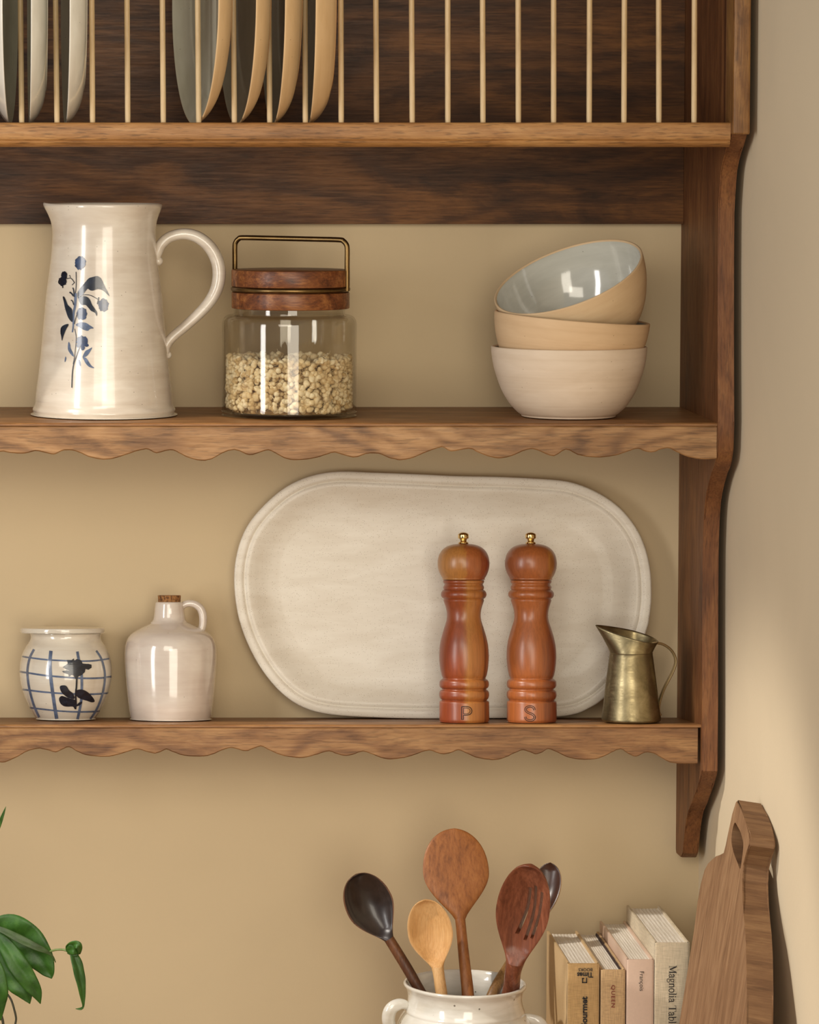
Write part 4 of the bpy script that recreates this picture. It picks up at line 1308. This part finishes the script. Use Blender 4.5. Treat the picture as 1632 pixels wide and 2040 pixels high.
# serif lettering built stroke by stroke
GL = {'M': (1.10, [([(.14, 0), (.14, 1)], .06), ([(.12, 1), (.52, .08)], .17), ([(.50, .06), (.88, 1)], .06), ([(.90, 0), (.90, 1)], .16), ([(0, .02), (.30, .02)], .05), ([(-.02, .98), (.22, .98)], .05), ([(.72, .02), (1.08, .02)], .05), ([(.84, .98), (1.08, .98)], .05)]),
      'a': (.64, [([(.10, .50), (.14, .62), (.30, .68), (.44, .58), (.46, .40), (.46, .08), (.60, .03)], .12), ([(.44, .40), (.22, .34), (.08, .20), (.12, .05), (.28, .01), (.44, .14)], .09)]),
      'g': (.64, [([(.28, .67), (.12, .60), (.09, .44), (.14, .28), (.28, .23), (.42, .30), (.46, .46), (.42, .60), (.28, .67)], .09), ([(.42, .62), (.60, .67)], .08), ([(.20, .25), (.10, .16), (.22, .09), (.44, .05), (.54, -.09), (.40, -.26), (.16, -.26), (.04, -.13), (.16, .02)], .08)]),
      'n': (.70, [([(.15, 0), (.15, .66)], .13), ([(.17, .50), (.30, .64), (.46, .64), (.53, .48), (.53, 0)], .12), ([(.0, .02), (.30, .02)], .05), ([(.38, .02), (.68, .02)], .05), ([(.0, .65), (.15, .65)], .05)]),
      'o': (.66, [([(.32, .68), (.14, .60), (.07, .34), (.14, .08), (.32, 0), (.50, .08), (.57, .34), (.50, .60), (.32, .68)], .11)]),
      'l': (.36, [([(.17, 0), (.17, 1.02)], .13), ([(.02, .02), (.32, .02)], .05), ([(.02, 1.0), (.17, 1.0)], .05)]),
      'i': (.36, [([(.17, 0), (.17, .66)], .13), ([(.02, .02), (.32, .02)], .05), ([(.02, .65), (.17, .65)], .05), ([(.17, .82), (.17, .96)], .15)]),
      'T': (.84, [([(.42, 0), (.42, 1)], .15), ([(.02, .97), (.82, .97)], .06), ([(.04, 1), (.02, .76)], .06), ([(.80, 1), (.82, .76)], .06), ([(.26, .02), (.58, .02)], .05)]),
      'b': (.66, [([(.13, 0), (.13, 1.02)], .13), ([(.15, .50), (.32, .66), (.52, .58), (.56, .32), (.48, .08), (.30, .0), (.15, .10)], .10), ([(0, 1.0), (.13, 1.0)], .05)]),
      'e': (.60, [([(.10, .36), (.50, .38), (.46, .58), (.30, .67), (.12, .56), (.07, .32), (.16, .06), (.34, .0), (.52, .12)], .10)]), ' ': (.40, [])}
def serif(root, body, px, py, em_px):
    m_ = mpp(px, py, YB) * em_px
    ex, ey = [Vector(v) for v in DIRS['down']]
    o0 = local(root, px, py)
    bm = bmesh.new(); cur = 0
    lay = 0
    for ch in body:
        adv, sts = GL[ch]
        for pts, w in sts:
            P = stroke(pts, w, 6)
            h_ = len(P) // 2
            L, Q = P[:h_], P[h_:][::-1]
            lay += 1
            off = Vector((0, -.00002 * (lay % 3), 0))
            vl = [bm.verts.new(o0 + off + ex * ((x + cur) * m_) + ey * (y * m_)) for x, y in L]
            vq = [bm.verts.new(o0 + off + ex * ((x + cur) * m_) + ey * (y * m_)) for x, y in Q]
            for i in range(h_ - 1): bm.faces.new((vl[i], vl[i + 1], vq[i + 1], vq[i]))
        cur += adv
    return obj('spine_lettering', bm, M['black'], root, smooth=False)
serif(B4, 'Magnolia Table', 1333.5, 1924, 14.6)

# ---------------------------------------------------------------- chopping board against the right wall
M['board'] = wood('board_face_wood', lin(108, 76, 50), lin(144, 108, 76), lin(172, 136, 100), 'Z', 5.5, fig=.35, plane='X', stretch=1.5, rough=.6, fine=.8, pore=.2, k=1.5)
TA = R(8.5)
zT = at(1467, 1593, -.33).z
def onplane(px, py):
    d = ray(px, py)
    nx, nz = math.cos(TA), -math.sin(TA)
    p0 = Vector((XW - .0275, 0, zT)); nn = Vector((nx, 0, nz))
    return CAM + d * ((p0 - CAM).dot(nn) / d.dot(nn))
front_e = [(1479, 1618), (1486, 1638), (1492.5, 1659), (1494, 1671), (1492.5, 1684), (1485.5, 1701), (1480, 1722), (1478, 1755), (1479, 1792), (1482, 1825), (1485, 1855), (1487, 1897), (1488, 1976), (1487.5, 2045)]
back_e = [(1384, 1850), (1389, 1800), (1396, 1760), (1404, 1731), (1411, 1720), (1424, 1705.5), (1434, 1703.5), (1442, 1702), (1446, 1684), (1452, 1652), (1459, 1622), (1466, 1597), (1468, 1593.5)]
Pf = [onplane(*p) for p in front_e]
Pb = [onplane(*p) for p in back_e]
tdir = Vector((math.sin(TA), 0, math.cos(TA)))
def drop(p): return p - tdir * ((p.z - ZC - .0042) / tdir.z)
outl = Pf + [drop(Pf[-1]), drop(Pb[0])] + Pb
lo_p = drop(Pf[-1])
rootB = empty('chopping_board', (lo_p.x, (lo_p.y + drop(Pb[0]).y) / 2, ZC), 'brown wooden paddle board with a hand hole leaning on the right wall beside the books', 'chopping board', rot=(0, TA, 0))
rot = Euler((0, TA, 0)).to_matrix().to_4x4()
invB = (Matrix.Translation(rootB.location) @ rot).inverted()
Q = [invB @ p for p in outl]
Q = [(p.y, p.z) for p in Q]
x0 = (invB @ Pf[0]).x
bm = bmesh.new()
prism_x(bm, Q, x0, x0 + .0265)
es = [e for e in bm.edges if abs(e.verts[0].co.x - e.verts[1].co.x) < 1e-6]
bmesh.ops.bevel(bm, geom=es, offset=.0014, segments=2, affect='EDGES')
bo = obj('board_body', bm, M['board'], rootB, angle=25)
hole = [(1464, 1639), (1469.5, 1646), (1476, 1659), (1481, 1679), (1480.5, 1696), (1478, 1715), (1475, 1731), (1468.5, 1716), (1461.5, 1697), (1457.5, 1675), (1459, 1655)]
hq = [invB @ onplane(*p) for p in hole]
hq = catmull([(p.y, p.z, 0) for p in hq], 4, True)
cb = bmesh.new()
prism_x(cb, [(p.x, p.y) for p in hq], x0 - .02, x0 + .06)
bpy.context.view_layer.update()
boolean_cut(bo, cb)
bo.data.materials.append(wood('board_edge_wood', lin(78, 52, 32), lin(112, 80, 52), lin(140, 106, 72), 'X', 3.3, fig=.8, rough=.65, plane='X', k=1.0, pore=.15))
for poly in bo.data.polygons:
    poly.use_smooth = False
    poly.material_index = 1 if abs(poly.normal.x) < 0.5 else 0

# ---------------------------------------------------------------- trailing pot plant at the left edge
lf = NT('leaf_green')
n1 = lf.noise(lf.coords(), 60, 4, .6, .4); n2 = lf.noise(lf.coords((1, 1, 1)), 500, 3, .6)
lf.l(lf.ramp(n1, [(.3, lin(32, 66, 16)), (.6, lin(52, 96, 26)), (.8, lin(78, 120, 42))]), lf.b.inputs['Base Color'])
lf.b.inputs['Roughness'].default_value = .48; lf.bump(n2, .15, .001)
lf.b.inputs['Subsurface Weight'].default_value = 0.0
M['leaf'] = lf.m
M['leafdark'] = plain('dark_leaf_green', (58, 78, 38), .5, nscale=80, namt=.3)
M['stem'] = plain('leaf_stem', (112, 130, 72), .5)
M['stemdark'] = plain('dark_leaf_stem', (52, 50, 30), .5)
def Lx(x, y): return (x / 4.435, 1580 + y / 4.435)
YLf = -0.34
potX = at(-95, 1900, YLf).x
plant = empty('potted_plant', (potX, -0.30, ZC + .0006), 'trailing green leafy plant reaching in at the left edge', 'plant')
PR = Vector(plant.location)
def leaf(pts, wid, cup=.25, tw=0.0, Y0=YLf, mat='leaf'):
    rows = cat_n([[x, y, (d[0] if d else 0), w] for (x, y, *d), w in zip(pts, wid)], 5)
    P3 = [at(*Lx(r[0], r[1]), Y0 + r[2]) - PR for r in rows]
    bm = bmesh.new(); rings = []
    m = 5
    for i, r in enumerate(rows):
        t = (P3[min(i + 1, len(rows) - 1)] - P3[max(i - 1, 0)]).normalized()
        f = Vector((math.sin(R(tw)), -math.cos(R(tw)), 0)); f = (f - t * f.dot(t)).normalized()
        w = t.cross(f)
        hw = max(r[3], .6) * mpp(0, 1800, Y0) / 4.435
        rings.append([bm.verts.new(P3[i] + w * (hw * u) + f * (abs(u) * hw * cup - (abs(u) ** 2) * hw * cup * .7 + .06 * hw * math.sin(i * .9 + 3 * u))) for u in [j / m for j in range(-m, m + 1)]])
    for A, B in zip(rings, rings[1:]):
        for j in range(2 * m): bm.faces.new((A[j], A[j + 1], B[j + 1], B[j]))
    o = obj('leaf', bm, M[mat], plant, angle=180)
    s_ = o.modifiers.new('t', 'SOLIDIFY'); s_.thickness = .0005
    return o
def stemtube(pts, r, mat='stem', Y0=YLf):
    bm = bmesh.new()
    P3 = [at(*Lx(x, y), Y0 + d) - PR for x, y, d in pts]
    tube(bm, catmull(P3, 6), r, 8)
    return obj('stem', bm, M[mat], plant, angle=60)
leaf([(-190, 1240), (-40, 1215), (110, 1235), (240, 1320), (350, 1450), (430, 1580), (456, 1640)], [8, 120, 172, 165, 130, 62, 3], .35, -12)
leaf([(-140, 1150, -.015), (20, 1210, -.022), (150, 1275, -.026), (280, 1340, -.028), (380, 1385, -.026), (430, 1412, -.024), (470, 1450, -.022), (492, 1496, -.02)], [6, 26, 36, 34, 24, 14, 9, 4], .2, 40, mat='leafdark')
leaf([(-60, 1190, -.012), (40, 1330, -.02), (140, 1490, -.024), (240, 1640, -.022), (320, 1760, -.018), (358, 1862, -.014)], [10, 62, 92, 82, 52, 3], .4, 10, mat='leaf')
leaf([(-40, 1330, -.002), (60, 1480, -.006), (140, 1630, -.008), (215, 1750, -.008), (265, 1862, -.006)], [10, 90, 118, 84, 3], .4, -8)
leaf([(-70, 1380, -.03), (-30, 1560, -.035), (-5, 1740, -.035), (0, 1880, -.03), (5, 2010, -.025)], [10, 62, 78, 50, 3], .4, 14)
leaf([(-60, 420, .0), (-25, 320, .0), (10, 230, .0), (36, 160, .0), (52, 118, .0)], [12, 20, 17, 8, 1], .2, 20)
# curled leaf on its tendril
stemtube([(400, 1412, .004), (430, 1402, -.002), (500, 1384, -.008), (560, 1384, -.01), (600, 1396, -.012)], .0012)
leaf([(592, 1392, -.012), (600, 1352, -.014), (640, 1336, -.02), (690, 1345, -.024), (704, 1385, -.02), (700, 1425, -.016)], [10, 24, 34, 34, 26, 12], .5, 30)
leaf([(586, 1392, -.013), (620, 1385, -.017), (660, 1382, -.019), (700, 1398, -.016)], [16, 44, 50, 30], .4, 0, mat='leaf')
leaf([(598, 1396, -.013), (650, 1410, -.014), (690, 1425, -.014)], [22, 34, 26], .5, 0)
leaf([(640, 1400, -.012), (676, 1500, -.014), (702, 1610, -.014), (722, 1720, -.013), (732, 1820, -.011), (736, 1880, -.01), (715, 1905, -.010), (668, 1906, -.010)], [30, 50, 50, 38, 22, 10, 12, 2], .6, 25)
stemtube([(60, 1770, -.002), (100, 1830, -.003), (128, 1920, -.004), (142, 1990, -.004), (134, 2045, -.004)], .0011, 'stemdark')
stemtube([(10, 1960, -.002), (28, 2040, -.002), (30, 2200, -.002)], .0014, 'stemdark')
for (x, y, d) in ((-190, 1240, 0), (-140, 1150, -.015), (-60, 1190, -.012), (-40, 1330, -.002), (-70, 1380, -.03), (-60, 420, 0), (30, 2200, -.002)):
    a = at(*Lx(x, y), YLf + d) - PR
    b = Vector((0, 0, .12))
    bm = bmesh.new()
    mid = a.lerp(b, .5) + Vector((-.012, 0, .018 if y > 600 else 0))
    tube(bm, catmull([a, mid, b], 8), .0014, 8)
    obj('stem', bm, M['stem'], plant, angle=60)
bm = bmesh.new()
lathe(bm, smooth_prof([(0, 0), (.045, 0), (.050, .005), (.058, .06), (.065, .115), (.069, .118), (.069, .132), (.064, .134), (.060, .125), (.055, .11), (0, .108)], 2), 48)
obj('pot', bm, plain('pot_glaze', (210, 200, 182), .4, nscale=60, namt=.1), plant, angle=40)
